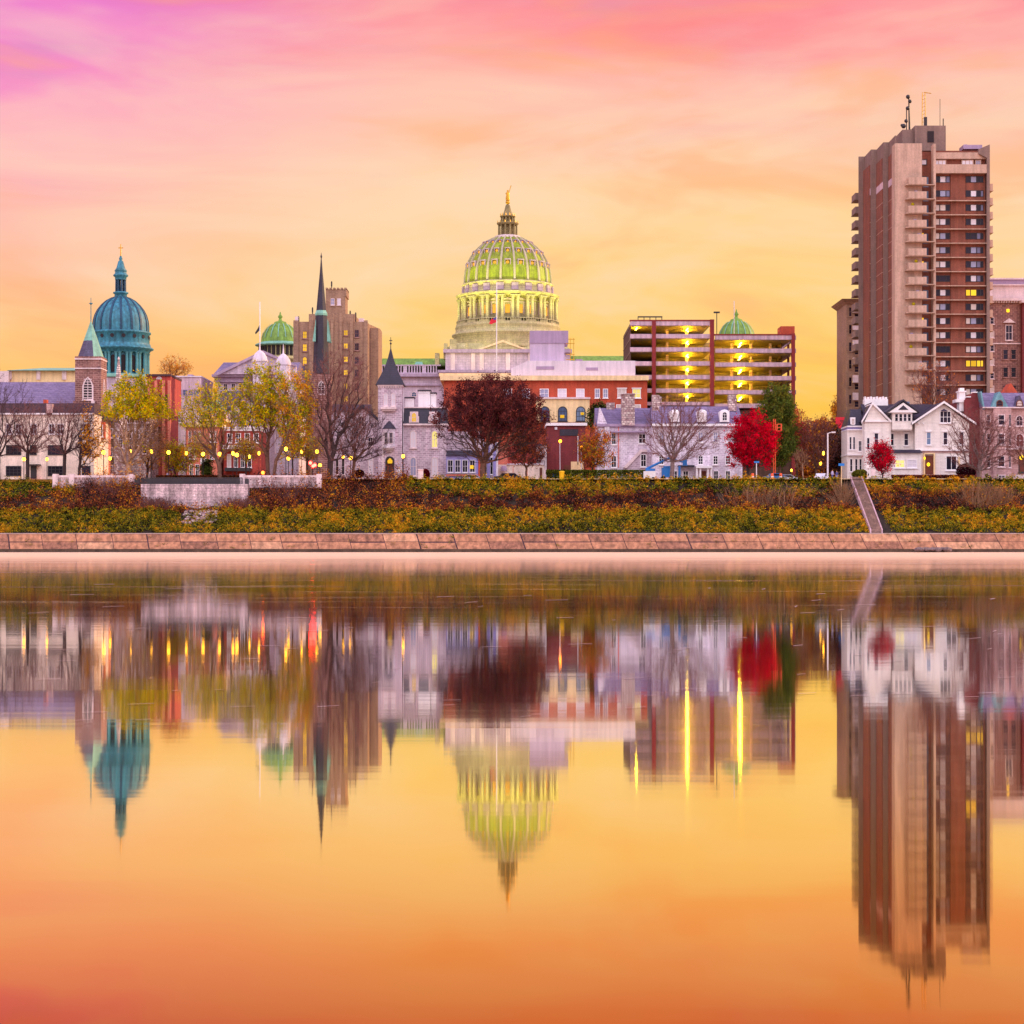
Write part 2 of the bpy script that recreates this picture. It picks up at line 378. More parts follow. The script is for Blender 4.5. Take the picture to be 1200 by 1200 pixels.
prof = [(32.2, 389.5), (32.2, 383), (31.4, 376), (29.6, 369.5), (26.6, 363.5), (22, 357.5), (16.5, 352.5), (11, 349.4), (7, 348)]
b.lathe('dome', 'copper_teal', 141.5, prof, D0, 48)
sw = MB(); wdt = .34
for (r, y), (r2, y2) in zip(prof, prof[1:]):
    ra, rb, za, zb = r*b.k+.22, r2*b.k+.22, b.z(y), b.z(y2)
    sw.add([(ra, -wdt, za), (ra, wdt, za), (rb, wdt, zb), (rb, -wdt, zb), (ra-.4, -wdt, za), (ra-.4, wdt, za), (rb-.4, wdt, zb), (rb-.4, -wdt, zb)], [(0,1,2,3), (4,7,6,5), (0,3,7,4), (1,5,6,2)])
ribm = sw.mesh('rib', ['teal_dark'])
for k in range(16): place('rib', ribm, b.root, (cx, cy, 0), R(11.25+22.5*k))
cm = MB().lathe(0, 0, [(.62, b.z(441)), (.5, b.z(438)), (.45, b.z(417)), (.7, b.z(414.5))], 8).mesh('column', ['copper_light'])
wm = MB().poly([(-.95, b.z(438)), (.95, b.z(438)), (.95, b.z(422)), (.6, b.z(419)), (0, b.z(417.6)), (-.6, b.z(419)), (-.95, b.z(422))], -.1, .12).mesh('window', ['dark_void'])
pm = MB().lathe(0, 0, [(.62, -.1), (.62, .1)], 10).mesh('porthole', ['dark_void'])
for k in range(16):
    a = R(22.5*k+5)
    for da in (-.065, .065): place('column', cm, b.root, (cx+31.7*b.k*math.cos(a+da), cy+31.7*b.k*math.sin(a+da), 0))
    a2 = a+R(11.25); place('window', wm, b.root, (cx+29.6*b.k*math.cos(a2), cy+29.6*b.k*math.sin(a2), 0), a2+R(90))
    o = place('porthole', pm, b.root, (cx+33.5*b.k*math.cos(a2), cy+33.5*b.k*math.sin(a2), b.z(396)), a2+R(90)); o.rotation_euler.x = R(90)
b.lathe('lantern_base', 'copper_teal', 141.5, [(7.6, 349), (7.2, 345), (9, 344), (9, 342.6), (6.8, 342)], D0, 16)
m = MB()
for k in range(8):
    a = R(45*k+22.5); m.tube((cx+5.4*b.k*math.cos(a), cy+5.4*b.k*math.sin(a), b.z(342)), (cx+5.4*b.k*math.cos(a), cy+5.4*b.k*math.sin(a), b.z(328)), .34, .3)
m.build('lantern_column', 'teal_dark', b.root)
b.lathe('lantern_cap', 'copper_teal', 141.5, [(6.6, 328), (6.8, 325), (8.8, 323.5), (8.8, 322.4), (7, 321), (6.6, 318.4), (7.4, 317.6), (5, 314), (3, 306.5), (1.4, 305), (2.2, 303.5), (1.4, 301.2), (.8, 300)], D0, 16)
m = MB(); m.tube((cx, cy, b.z(301)), (cx, cy, b.z(286)), .22, .14); m.box(cx-.75, cx+.75, cy-.1, cy+.1, b.z(291), b.z(290)); m.build('cross', 'gold', b.root)

# -- slender pale steeple
b = Bld('pale_steeple', 'slender pale tan stone steeple rising behind the yellow leaved tree', 'steeple', 418, 139)
b.lathe('spire', 'rubble', 139, [(9.5, 500), (5.5, 462), (.9, 421)], 4, 8, R(22.5), False)
b.lathe('tower', 'rubble', 139, [(10.5, None), (10.3, 505), (9.5, 500)], 4, 8, R(22.5), False)
b.win(136.5, 141.5, 508, 524, 'dark_void', d=2.3, arch='point', frame='stone_trim', ny=5)
b.lathe('finial', 'stone_trim', 139, [(.5, 422), (1.3, 420.5), (.3, 418)], 4, 6)

# -- houses around the park
b = Bld('brick_house', 'orange brick corner house with cream bay and door beside the white block', 'house', 400, 108)
b.box('wall', 'brick_salmon', 104, 118, 492, None, 0, 10); b.frus('roof', 'slate_dark', 92, 130, -.6, 10.6, 491.6, 98, 110, 4, 6, 472)
b.box('bay', 'brick_orange', 113, 124, 495, 515, -1, -.003); b.win(115, 122, 498, 512, 'glass_mid', d=-1.003)
for x in (105.5, 111.8): b.win(x, x+4.4, 521, 536, 'glass_mid')
b.box('door', 'door_wood', 114, 117.4, 542, 562, -.1, 0); b.win(107, 113, 542, 557, 'glass_dark')
b.box('porch_column', 'paint_white', 112, 115.5, 515.3, None, -1, -.3)
b = Bld('stone_rowhouse', 'tan stone row house with tall parapet behind the bare yellow tree', 'house', 430, 162)
b.box('wall', 'rubble', 146, 176, 480, None, 0, 12); b.boxes('cornice', 'cream_trim', [(158, 176.5, 477, 480.2, -.5, 1.5), (146, 158, 479, 481, -.4, 1)])
for x in (149, 158, 167):
    for y in (486, 504, 522): b.win(x, x+5.5, y, y+10, 'glass_dark', frame='stone_trim')
b = Bld('dark_townhouse', 'dark glazed townhouse with arched door between orange house and steeple', 'house', 420, 124)
b.box('wall', 'garage_dark', 108, 133, 497, None, 0, 8); b.frus('roof', 'slate_dark', 107, 134, -.5, 8.5, 497, 112, 130, 3, 5, 482)
for x in (112, 120, 128):
    for y in (502, 524, 545): b.win(x, x+4.6, y, y+11, 'glass_dark', frame='stone_trim')
b = Bld('brick_hall', 'tall red brick hall with pilasters and dark parapet beside the steeple', 'building', 440, 187)
b.box('wall', 'brick_red', 172, 200, 441, None, 0, 14)
b.boxes('parapet', 'roof_brown', [(171.4, 200.6, 438.5, 441, -.4, 14.4)])
for x in (173, 181.5, 190.5, 196.8): b.box('pilaster', 'brick_salmon', x, x+3.2, 446, None, -.5, -.003)
for x in (177.3, 185.8, 194): b.win(x-.6, x+2.8, 462, 480, 'glass_dark', frame='brick_dark', arch='round')
for x in (177.3, 185.8): b.win(x-.6, x+2.8, 500, 520, 'glass_dark', frame='brick_dark')
b.win(183, 190, 441.2, 444.5, 'glass_blue', d=-.02, arch='round', sill=False, frame='stone_trim')
b = Bld('glazed_office', 'low cream office with blue glass band behind the red brick hall', 'building', 520, 215)
b.box('wall', 'concrete_band', 199, 236, 442, None, 0, 20); b.boxes('parapet', 'membrane_white', [(198.6, 236.4, 440.6, 442, -.3, 20.3)])
for i in range(5): b.win(201+i*6.6, 206.6+i*6.6, 456.5, 464, 'glass_blue', frame='metal_lilac', sill=False)
b.boxes('roof_plant', 'metal_lilac', [(202, 212, 438.5, 440.6, 5, 9), (216, 222, 437, 440.6, 5, 9)])
b = Bld('white_gable_hall', 'white walled hall with wide arched blue window above the brick row houses', 'building', 450, 220)
b.poly('wall', 'plaster_white', [(200, None), (246, None), (246, 490), (222, 480), (200, 484)], 0, 12)
b.win(204.5, 215, 487, 495.5, 'glass_blue', arch='round', nx=3)
b = Bld('brick_rowhouse', 'salmon brick row house with cream cornice and white doorway', 'house', 425, 235)
b.box('wall', 'brick_salmon', 218.5, 256, 500, None, 0, 11)
b.boxes('cornice', 'cream_trim', [(218, 256.5, 495, 500, -.6, 11.2)])
b.polyx = None
MB().polyx([(b.D-.02, b.z(499)), (b.D+11.6, b.z(499)), (b.D+11.6, G), (b.D-.02, G)], b.x(217.6), b.x(218.45)).build('side_wall', 'brick_dark', b.root)
for x in (221, 226.5, 232, 246, 250.5):
    b.win(x, x+3.4, 505, 518, 'glass_mid'); 
    if x != 232: b.win(x, x+3.4, 524, 538, 'glass_mid')
b.boxes('door_surround', 'paint_white', [(235, 242, 524, 544, -.3, -.003)]); b.box('door', 'metal_dark', 236.6, 240.4, 545, 561, -.2, 0)
b.box('lit_transom', 'lit_soft', 237, 240, 527, 534, -.36, -.305)
for x in (222, 229): b.win(x, x+4.5, 544, 558, 'glass_dark')
b = Bld('cupola_house', 'red brick house carrying a white cupola with small copper roof', 'house', 436, 253)
b.box('wall', 'brick_red', 232, 264, 493.5, None, 0, 8)
b.boxes('balustrade', 'cream_trim', [(233, 264.5, 490.5, 493.5, -.3, 8.3)])
b.box('cupola', 'stone_trim', 236, 262, 481, 490.5, 1, 6)
for x in (238, 245, 252, 257): b.win(x, x+3.6, 482.5, 489.5, 'glass_dark', d=1, sill=False)
b.frus('roof', 'copper_pale', 234, 264, .4, 6.6, 481, 251.2, 252.2, 3.4, 3.7, 468)
b.box('turret', 'brick_salmon', 258, 264, 488, None, -1.2, -.01); b.box('turret_cap', 'cream_trim', 256.8, 265.2, 486, 488, -1.6, .2)
b = Bld('red_townhouse', 'dark red brick townhouse with white bracketed cornice and porch roof', 'house', 428, 290)
b.box('wall', 'brick_red', 262, 306, 505, None, 0, 9)
b.boxes('cornice', 'paint_white', [(262, 306, 500.4, 502.2, -.7, 9), (262, 306, 503, 505, -.45, 9)]+[(263+i*4.3, 264.6+i*4.3, 502.2, 503, -.6, -.1) for i in range(10)])
for x in (266, 276, 286.6, 297): b.win(x, x+6.4, 507.5, 519, 'glass_dark', sill=True)
b.boxes('porch_roof', 'paint_white', [(263, 298, 522, 524, -1.8, -.01), (262, 299, 525, 526.4, -2.2, -.01)])
for x in (266, 274, 282, 290): b.win(x, x+5, 532, 548, 'glass_mid')
b.box('awning', 'metal_dark', 265, 295, 548.5, 552.5, -2.4, -.02)
b = Bld('grey_gable_church', 'grey stone gabled chapel with dark arched window behind red townhouse', 'church', 450, 285)
b.poly('wall', 'stone_lilac', [(262, None), (312, None), (312, 488), (287, 464), (262, 488)], 0, 16)
b.poly('roof', 'slate', [(260, 489), (287, 462.4), (314, 489), (314, 486.6), (287, 459.4), (260, 486.6)], -.4, 16)
b.win(280, 294, 478, 500, 'glass_dark', arch='point', frame='stone_trim', nx=3, ny=4)
b = Bld('pediment_hall', 'lavender stone classical hall with steep hip roof and long dark pediment', 'building', 520, 298)
b.box('wall', 'granite_lilac', 255, 345, 448, None, 0, 26)
b.frus('roof', 'slate_lilac', 250, 348, -2, 27, 441, 257, 348, 8, 20, 421.5)
b.boxes('cornice', 'cornice_lilac', [(249.5, 348.5, 439.4, 442.2, -2.2, 26), (252, 348, 442.2, 448, -1., 26)])
b.poly('pediment', 'granite_lilac', [(256, 439.5), (310, 413.5), (348, 430), (348, 439.5)], -3, -.5)
b.poly('pediment_moulding', 'cornice_lilac', [(252, 440.5), (310, 412), (349, 429), (349, 431.5), (310, 415.4), (259, 440.5)], -3.6, -3.01)
b.frus('lower_roof', 'slate', 258, 306, -8, -.01, 484, 260, 304, -2, -.4, 459)
b.box('porch_wall', 'granite_lilac', 259, 305, 484, None, -7.6, -.02)
for x in (262, 271, 280, 289, 298): b.win(x, x+5, 449.5, 457.5, 'glass_dark', frame='stone_trim')
b.tube('flagpole', 'paint_white', [(306, 415), (306, 355)], .13, -2.5)
b.poly('flag', 'metal_dark', [(306, 381), (306, 388), (301, 393), (300.4, 391), (303.5, 386)], -2.55, -2.45)
b = Bld('twin_domed_church', 'pale church front with two small lavender domes above the yellow tree', 'church', 470, 320)
for c, yy in ((304.5, 424), (332, 428)):
    b.lathe('turret', 'stone_white', c, [(8.2, 500), (8.2, yy)], 3, 12, 0, False)
    b.lathe('turret_dome', 'membrane_white', c, [(9.2, yy), (9, yy-2), (8, yy-6), (5.6, yy-10), (2.8, yy-12.6), (.9, yy-13.8), (.7, yy-19), (.2, yy-25)], 3, 16)
b.box('wall', 'stone_white', 297, 348, 447, None, 4, 20)
b.poly('gable', 'stone_white', [(312, 447), (348, 447), (338, 434), (324, 434)], 4.2, 8)
for x in (316, 327, 339): b.win(x, x+5, 500, 530, 'glass_pale', d=4, arch='round', frame='stone_trim', ny=4)
for x in (316, 327, 339): b.win(x, x+5, 455, 480, 'glass_mid', d=4, arch='round', frame='stone_trim', ny=4)
# -- big stepped stone office
b = Bld('stepped_office', 'stepped tan brick office block with battlement tower and lit stair windows', 'building', 540, 395)
b.box('wall', 'castle_brick', 344.5, 430.5, 377, None, 0, 22)
b.box('wing', 'castle_brick', 430.3, 442.5, 383, None, 3, 18)
MB().plan([(b.x(430.5), b.D+.02), (b.x(441.5), b.D+14), (b.x(441.5), b.D+22), (b.x(430.5), b.D+22)], G, b.z(379)).build('corner_wall', 'castle_brick', b.root)
b.box('upper_storey', 'castle_brick', 361, 415, 367, 377.2, 2, 18)
b.box('tower', 'castle_brick', 380, 403.3, 337, 368, 4, 12)
b.boxes('battlement', 'castle_brick', [(380+i*4.4, 382.6+i*4.4, 335, 337.1, 3.8, 12.2) for i in range(6)]+[(402.9, 404.6, 336, 345, 3.9, 12)])
b.boxes('pier', 'castle_brick', [(344, 350, 375.6, None, -.5, -.003), (362.5, 367, 371, None, -.6, -.003), (398, 401, 367, None, -.5, -.003), (410.5, 413.5, 369, None, -.6, -.003), (426.5, 431, 375.6, None, -.5, -.003), (388, 391, 367, None, -.4, -.003)])
b.win(386, 390.5, 347.5, 355.5, 'glass_pale', d=4, frame='stone_trim'); b.win(393.5, 398, 347.5, 355.5, 'glass_pale', d=4, frame='stone_trim')
for i, y in enumerate((388, 403, 418, 433)):
    b.win(354.5, 360, y, y+9, 'lit', frame='brownstone', arch=None if i < 2 else 'round')
for y in (386.5, 402, 417.5, 433, 449, 464): b.win(402.5, 408, y, y+7, 'lit', frame='brownstone')
for y in (386.5, 402, 418, 433, 449): b.win(415.5, 421, y, y+9, 'glass_dark', frame='brownstone')
for k in range(6):
    y = 384+k*15.4
    for px, dep in ((433.3, 3.6), (438, 9.4)): window(b.root, b.x(px), b.D+dep, b.z(y+9), 1.7, 9*b.k, 'glass_dark', frame='brownstone', rz=math.atan2(14, b.x(441.5)-b.x(430.5)))
for x, y0, y1, dp in ((385.5, 333, 325, 8), (372, 352, 342, 3), (409, 374, 362, 4), (415.5, 374, 364, 4), (364.5, 368, 358, 4), (348.5, 374, 369, 3)):
    m = MB(); m.tube((b.x(x), b.D+dp, b.z(y0+6)), (b.x(x), b.D+dp, b.z(y1)), .14); m.box(b.x(x-.8), b.x(x+.8), b.D+dp-.2, b.D+dp+.2, b.z(y1+6), b.z(y1+1)); m.build('antenna', 'metal_dark', b.root)
b.boxes('roof_plant', 'stone_trim', [(419, 425, 371, 377.2, 4, 9), (344.8, 348.6, 370, 377.2, 2, 5), (368, 372, 361, 367, 5, 9)])
# -- spired church
b = Bld('spired_church', 'church with needle slate spire banded in copper before the stepped office', 'church', 455, 377)
b.box('tower', 'brownstone', 366, 387.5, 438, None, 0, 4)
cx, cy = b.x(376.5), b.D+2
b.lathe('belfry', 'slate_dark', 376.5, [(10.2, 438.2), (9.6, 424), (8.9, 405), (8., 383), (6.8, 368)], 2, 8, R(22.5), False)
b.lathe('spire', 'slate_dark', 376.5, [(6.2, 366), (4.2, 344), (1.7, 318), (.5, 302)], 2, 8, R(22.5), False)
b.lathe('copper_band', 'copper_pale', 376.5, [(7.4, 370), (7.6, 367.6), (6.4, 365), (6.1, 364)], 2, 8, R(22.5), False)
for sx in (-1, 1):
    for sy in (-1, 1):
        m = MB(); m.frus((cx+sx*1.62-.34, cx+sx*1.62+.34, cy+sy*1.5-.34, cy+sy*1.5+.34), (cx+sx*1.3-.04, cx+sx*1.3+.04, cy+sy*1.2-.04, cy+sy*1.2+.04), b.z(400), b.z(374)); m.build('dormer', 'copper_pale', b.root)
b.lathe('finial', 'metal_dark', 376.5, [(.5, 303), (1.2, 300.5), (.5, 298.5), (.2, 296)], 2, 6)
b.box('nave_wall', 'stone_lilac', 384, 430, 482, None, 2, 20); b.gablex('nave_roof', 'slate_dark', 384, 430, 482, 470, 2, 20)
b.win(372, 381, 446, 462, 'dark_void', arch='point', frame='stone_trim', ny=6)

# -- stone mansion with pyramid tower
b = Bld('stone_mansion', 'lilac stone mansion with square turret under a flared dark pyramid roof', 'mansion', 392, 470)
b.box('wall', 'stone_lilac', 472.5, 523, 498, None, 0, 12, label='right wing wall with arched windows')
b.poly('gable_wall', 'stone_lilac', [(390, None), (446, None), (446, 497), (425, 478), (404, 497), (390, 497)], .6, 12)
b.poly('roof', 'slate_dark', [(400, 500), (425, 477.5), (450, 500), (450, 496), (425, 473.5), (400, 496)], 0, 12)
b.box('tower', 'stone_lilac', 443.5, 471.5, 453, None, -1.2, 3.4)
m = MB(); x0, x1 = b.x(442.2), b.x(472.8); cxx = (x0+x1)/2; hw = (x1-x0)/2+.25; cyy = b.D+1.1
lv = [(hw, 451.5), (hw*.97, 450.6), (hw*.66, 440), (hw*.4, 430), (hw*.2, 420), (hw*.06, 410), (.05, 407)]
for (h, y), (h2, y2) in zip(lv, lv[1:]): m.frus((cxx-h, cxx+h, cyy-h, cyy+h), (cxx-h2, cxx+h2, cyy-h2, cyy+h2), b.z(y), b.z(y2))
m.build('tower_roof', 'slate_dark', b.root)
m = MB(); m.tube((cxx, cyy, b.z(409)), (cxx, cyy, b.z(394.5)), .09, .05); m.box(cxx-.3, cxx+.3, cyy-.05, cyy+.05, b.z(399), b.z(398)); m.sph((cxx, cyy, b.z(402)), .2); m.build('weathervane', 'metal_dark', b.root)
b.boxes('cornice', 'stone_trim', [(442.6, 472.4, 451.5, 453, -1.5, 3.8)]+[(443.4+i*2.9, 444.8+i*2.9, 453, 455, -1.45, -1.2) for i in range(10)])
b.boxes('balcony', 'stone_trim', [(447, 465, 477.6, 480.4, -2.2, -1.203), (448.5, 463.5, 480.4, 482.4, -1.9, -1.203)])
for x in (449.8, 458.6): b.win(x, x+5.4, 461, 476.5, 'glass_pale', d=-1.2, arch='round', frame='stone_trim', ny=2)
b.lathe('oriel', 'stone_white', 456.2, [(3, 529.5), (7.6, 525), (7.9, 522), (7.2, 521.5), (7.2, 506), (7.8, 505), (7.8, 503)], -1.4, 8, R(22.5), False)
b.lathe('oriel_roof', 'slate_dark', 456.2, [(8.6, 503), (6.5, 499.5), (1, 493.5)], -1.4, 8, R(22.5), False)
for x in (451.2, 457): b.win(x, x+4.4, 507.5, 520.5, 'glass_dark', d=-2.55, sill=False, frame='stone_trim')
b.win(452, 462.5, 535, 560.5, 'door_wood', d=-1.2, arch='round', frame='metal_dark', nx=2, ny=3, bw=.35, name='door')
b.lathe('door_light', 'lit', 457, [(.5, 537), (3, 540), (2.6, 543)], -1.6, 8)
b.frus('mansard_roof', 'slate_dark', 472, 524.5, -.5, 12.5, 497, 473.5, 522.5, .8, 11.2, 477.5)
b.boxes('mansard_cornice', 'stone_trim', [(472.6, 525, 496.6, 498.6, -.7, 12.6), (473, 523.4, 476.6, 478, .5, 11.5)])
for i, x in enumerate((480.5, 503)):
    b.boxes('dormer', 'stone_trim', [(x, x+9.6, 482.5, 495.5, -.5, 1.5), (x-1, x, 488, 495.5, -.5, 1.2), (x+9.6, x+10.6, 488, 495.5, -.5, 1.2)])
    b.win(x+1.8, x+7.8, 483.6, 495, 'lit' if i == 0 else 'glass_pale', d=-.503, arch='round', frame='stone_trim', sill=False)
for i, x in enumerate((480.4, 505.5)):
    b.win(x, x+7.6, 504.5, 525, 'lit_soft' if i else 'glass_pale', arch='round', frame='stone_trim')
    b.win(x, x+7.8, 535.5, 558, 'glass_pale', arch='round', frame='stone_trim')
b.win(431, 437.5, 535.5, 556, 'glass_pale', d=.6, arch='round', frame='stone_trim'); b.win(431, 437, 512, 523, 'glass_dark', d=.6, frame='stone_trim')
for x in (393, 400): b.win(x, x+3.6, 537, 556, 'glass_dark', d=.6, frame='stone_trim', nx=1)
b.win(419.5, 427, 487, 500, 'glass_dark', d=.6, arch='round', frame='stone_trim')
for x0, x1, yt in ((473.5, 484, 463.5), (489, 503.5, 455), (504, 510, 458)):
    b.boxes('chimney', 'paint_white', [(x0, x1, yt+1.4, 478, 4, 6.5)]+[(x0+.6+i*3, x0+2+i*3, yt+2, yt+4, 3.8, 4) for i in range(int((x1-x0)/3))])
    b.box('chimney_cap', 'slate_dark', x0-.8, x1+.8, yt, yt+1.4, 3.7, 6.8)
b.boxes('downpipe', 'metal_white', [(472.3, 473, 455, None, -.25, -.1)])
# conservatory
b.box('conservatory', 'lilac_paint', 523.05, 560, 534, None, -1., 6)
b.frus('conservatory_roof', 'slate_dark', 522.8, 561, -1.4, 6, 534, 524, 560, -.6, 6, 528)
for i in range(4): b.win(524.5+i*8.6, 531.3+i*8.6, 539, 554, 'glass_dark' if i < 3 else 'glass', d=-1.003, frame='metal_white')
b.box('lit_panel', 'lit', 551, 555, 545.5, 549.6, -1.2, -1.16); b.boxes('conservatory_sill', 'brick_salmon', [(523.1, 560, 556, 558, -1.2, -1.002)])
b.box('rear_wall', 'stone_lilac', 523.1, 566, 505, 528, 1.5, 10)
b = Bld('columned_house', 'pale lilac rendered house with tall flat pilasters beside the maroon tree trunk', 'house', 396, 575)
b.box('wall', 'plaster_white', 563, 583.5, 518, None, 0, 10)
for x in (564, 571, 578): b.box('pilaster', 'lilac_paint', x, x+3.2, 520, None, -.4, -.003)
for x in (567.5, 574.5): b.win(x, x+3, 536, 556, 'glass_dark', nx=1)
# ================================================================ CAPITOL
b = Bld('capitol_building', 'domed capitol with floodlit green ribbed dome and gilded statue on top', 'capitol', 660, 595)
DD = 22; cx, cy = (595-600)*(b.D+DD)/F, b.D+DD; k = (b.D+DD)/F; bz = b.at(DD).z; xw = b.at(20).x
# block below
b.box('podium', 'granite_lilac', 522, 668, 413.5, None, 0, 44)
b.boxes('podium_cornice', 'cornice_lilac', [(519.5, 670, 409.4, 413.5, -1, 45), (513, 672, 434, 437, -1.6, 46)])
for x in (528, 552, 562, 593, 619, 645): b.box('pilaster', 'stone_trim', x, x+5, 413.6, 434, -.5, -.003)
b.frus('drum_plinth', 'granite_cream', 519, 671, 4, 40, 409.4, 531, 659, 6, 38, 400)
b.boxes('corner_pedestal', 'granite_cream', [(527, 535, 397, 409.5, 1, 4), (520, 524, 402, 409.5, 1, 4), (545, 549, 402, 409.5, 0, 3)])
b.lathe('drum_base', 'granite_cream', 595, [(64, 411), (63.4, 396.2), (65.5, 395), (65.5, 393.4), (61.5, 392), (61, 386.5), (61.8, 385.6), (60.8, 383.8), (60.6, 382)], DD, 64)
b.poly('pediment', 'granite_cream', [(555, 410), (589, 398), (623, 410)], 4.2, 9)
b.poly('pediment_moulding', 'cream_trim', [(553, 410.6), (589, 396.8), (625, 410.6), (621, 410.6), (589, 399.6), (557, 410.6)], 3.7, 4.19)
b.lathe('drum', 'granite_cream', 595, [(47, 382), (47, 349.5)], DD, 64)
# balustrade ring
m = MB()
for i in range(120):
    a = 2*math.pi*i/120; x, y = cx+59.6*k*math.cos(a), cy+59.6*k*math.sin(a); m.box(x-.12, x+.12, y-.12, y+.12, bz(382), bz(378.6))
m.lathe(cx, cy, [(60.2*k, bz(378.6)), (60.2*k, bz(377.8)), (59*k, bz(377.8)), (59*k, bz(378.6))], 64)
m.build('balustrade', 'granite_cream', b.root)
cmn = MB().box(-.75, .75, -.75, .75, bz(382), bz(379.6)).lathe(0, 0, [(.62, bz(379.6)), (.55, bz(376)), (.5, bz(356)), (.85, bz(353))], 10).box(-.85, .85, -.85, .85, bz(353), bz(351.6)).mesh('column', ['granite_cream'])
dw = MB().box(-.72, .72, -.14, .0, bz(371.6), bz(362)).mesh('window', ['dome_lit'])
df = MB().box(-1.5, 1.5, -.28, -.01, bz(359.8), bz(358.6)).box(-1.3, -.98, -.22, -.01, bz(373), bz(359.8)).box(.98, 1.3, -.22, -.01, bz(373), bz(359.8)).poly([(-2, bz(356.6)), (0, bz(354)), (2, bz(356.6))], -.5, -.02).mesh('window_surround', ['stone_trim'])
NC = 20
for i in range(NC):
    a = R(360/NC*(i+.5)-90+360/NC*.0)
    for da in (-.052, .052): place('column', cmn, b.root, (cx+57*k*math.cos(a+da), cy+57*k*math.sin(a+da), 0), a+R(90))
    if math.sin(a+R(9)) < .35:
        a2 = a+R(9); p = (cx+47.15*k*math.cos(a2), cy+47.15*k*math.sin(a2), 0)
        place('window', dw, b.root, p, a2+R(90)); place('window_surround', df, b.root, p, a2+R(90))
b.lathe('drum_cornice', 'granite_cream', 595, [(49, 352), (58, 351.6), (58.6, 349.8), (60.8, 348.6), (60.8, 347.4), (57, 346.6), (52.6, 346), (52, 337), (53.8, 336), (53.8, 334.4), (50.8, 333.6)], DD, 80)
rg = MB().box(-1.1, 1.1, -.4, .4, bz(345.4), bz(337.5)).mesh('attic_panel', ['cornice_lilac'])
for i in range(NC):
    a = R(18*(i+.5)-90)
    if math.sin(a) < .3: place('attic_panel', rg, b.root, (cx+52.5*k*math.cos(a), cy+52.5*k*math.sin(a), 0), a+R(90))
prof = [(50.4, 334), (50.2, 328), (49.4, 321), (47.8, 314), (45.4, 307.5), (42, 301.5), (37.8, 295.8), (32.6, 290.4), (26.5, 285.4), (20, 281.4), (15, 279.2)]
b.lathe('dome', 'copper_dome', 595, prof, DD, 80)
m = MB(); 
for (r, y), (r2, y2) in zip(prof, prof[1:]):
    wa, wb = .14+.20*r/50, .14+.20*r2/50; ra, rb, za, zb = r*k+.5, r2*k+.5, bz(y-.6), bz(y2-.6)
    m.add([(ra, -wa, za), (ra, wa, za), (rb, wb, zb), (rb, -wb, zb), (ra-.8, -wa, za), (ra-.8, wa, za), (rb-.8, wb, zb), (rb-.8, -wb, zb)], [(0,1,2,3), (0,3,7,4), (1,5,6,2)])
ribm = m.mesh('rib', ['rib_stone'])
for i in range(NC): place('rib', ribm, b.root, (cx, cy, 0), R(18*(i+.5)-90))
def at_prof(y):
    for (r, a_), (r2, a2_) in zip(prof, prof[1:]):
        if a2_ <= y <= a_: t = (a_-y)/(a_-a2_); return r+(r2-r)*t
    return 15
for y, sz in ((313.5, .85), (299, .72), (287, .55)):
    ph = MB().sph((0, 0, 0), sz*.6, 0, 10).mesh('porthole', ['dome_lit'])
    hd = MB().box(-sz*1.25, sz*1.25, -sz*.55, sz*1.2, sz*.9, sz*1.3).box(-sz*1.2, -sz*.95, -sz*.5, sz*1., -sz, sz*.9).box(sz*.95, sz*1.2, -sz*.5, sz*1., -sz, sz*.9).mesh('porthole_hood', ['cornice_lilac'])
    for i in range(NC):
        a = R(18*i-90)
        if math.sin(a) < .05:
            rr = (at_prof(y)+.4)*k; p = (cx+rr*math.cos(a), cy+rr*math.sin(a), bz(y)); place('porthole', ph, b.root, p, a+R(90)); place('porthole_hood', hd, b.root, p, a+R(90))
b.lathe('lantern_base', 'stone_trim', 595, [(16, 279.8), (14.6, 278), (15, 277.2), (12.4, 276.4)], DD, 32)
m = MB()
for i in range(12):
    a = R(30*i+15); m.tube((cx+10.6*k*math.cos(a), cy+10.6*k*math.sin(a), bz(276.6)), (cx+10.6*k*math.cos(a), cy+10.6*k*math.sin(a), bz(264)), .36, .3)
    m.tube((cx+7.6*k*math.cos(a), cy+7.6*k*math.sin(a), bz(261)), (cx+7.6*k*math.cos(a), cy+7.6*k*math.sin(a), bz(254)), .28, .24)
m.build('lantern_column', 'lantern_stone', b.root)
b.lathe('lantern_core', 'lantern_stone', 595, [(7, 277), (7, 264)], DD, 16)
b.lathe('lantern_cornice', 'lantern_stone', 595, [(11.6, 264), (12.8, 262.6), (12.8, 261.4), (8.6, 260.6), (5.4, 260.6), (5.4, 255), (8.8, 254.6), (9.2, 253.4), (7.4, 252.6), (5.6, 251.8), (3.8, 246), (2.6, 241), (2, 240)], DD, 24)
m = MB()
for i in range(12):
    a = R(30*i+15); m.tube((cx+8.6*k*math.cos(a), cy+8.6*k*math.sin(a), bz(253.6)), (cx+8.6*k*math.cos(a), cy+8.6*k*math.sin(a), bz(250)), .22, .05)
    m.tube((cx+12.2*k*math.cos(a), cy+12.2*k*math.sin(a), bz(262)), (cx+12.2*k*math.cos(a), cy+12.2*k*math.sin(a), bz(259)), .24, .05)
m.build('lantern_pinnacle', 'gold', b.root)
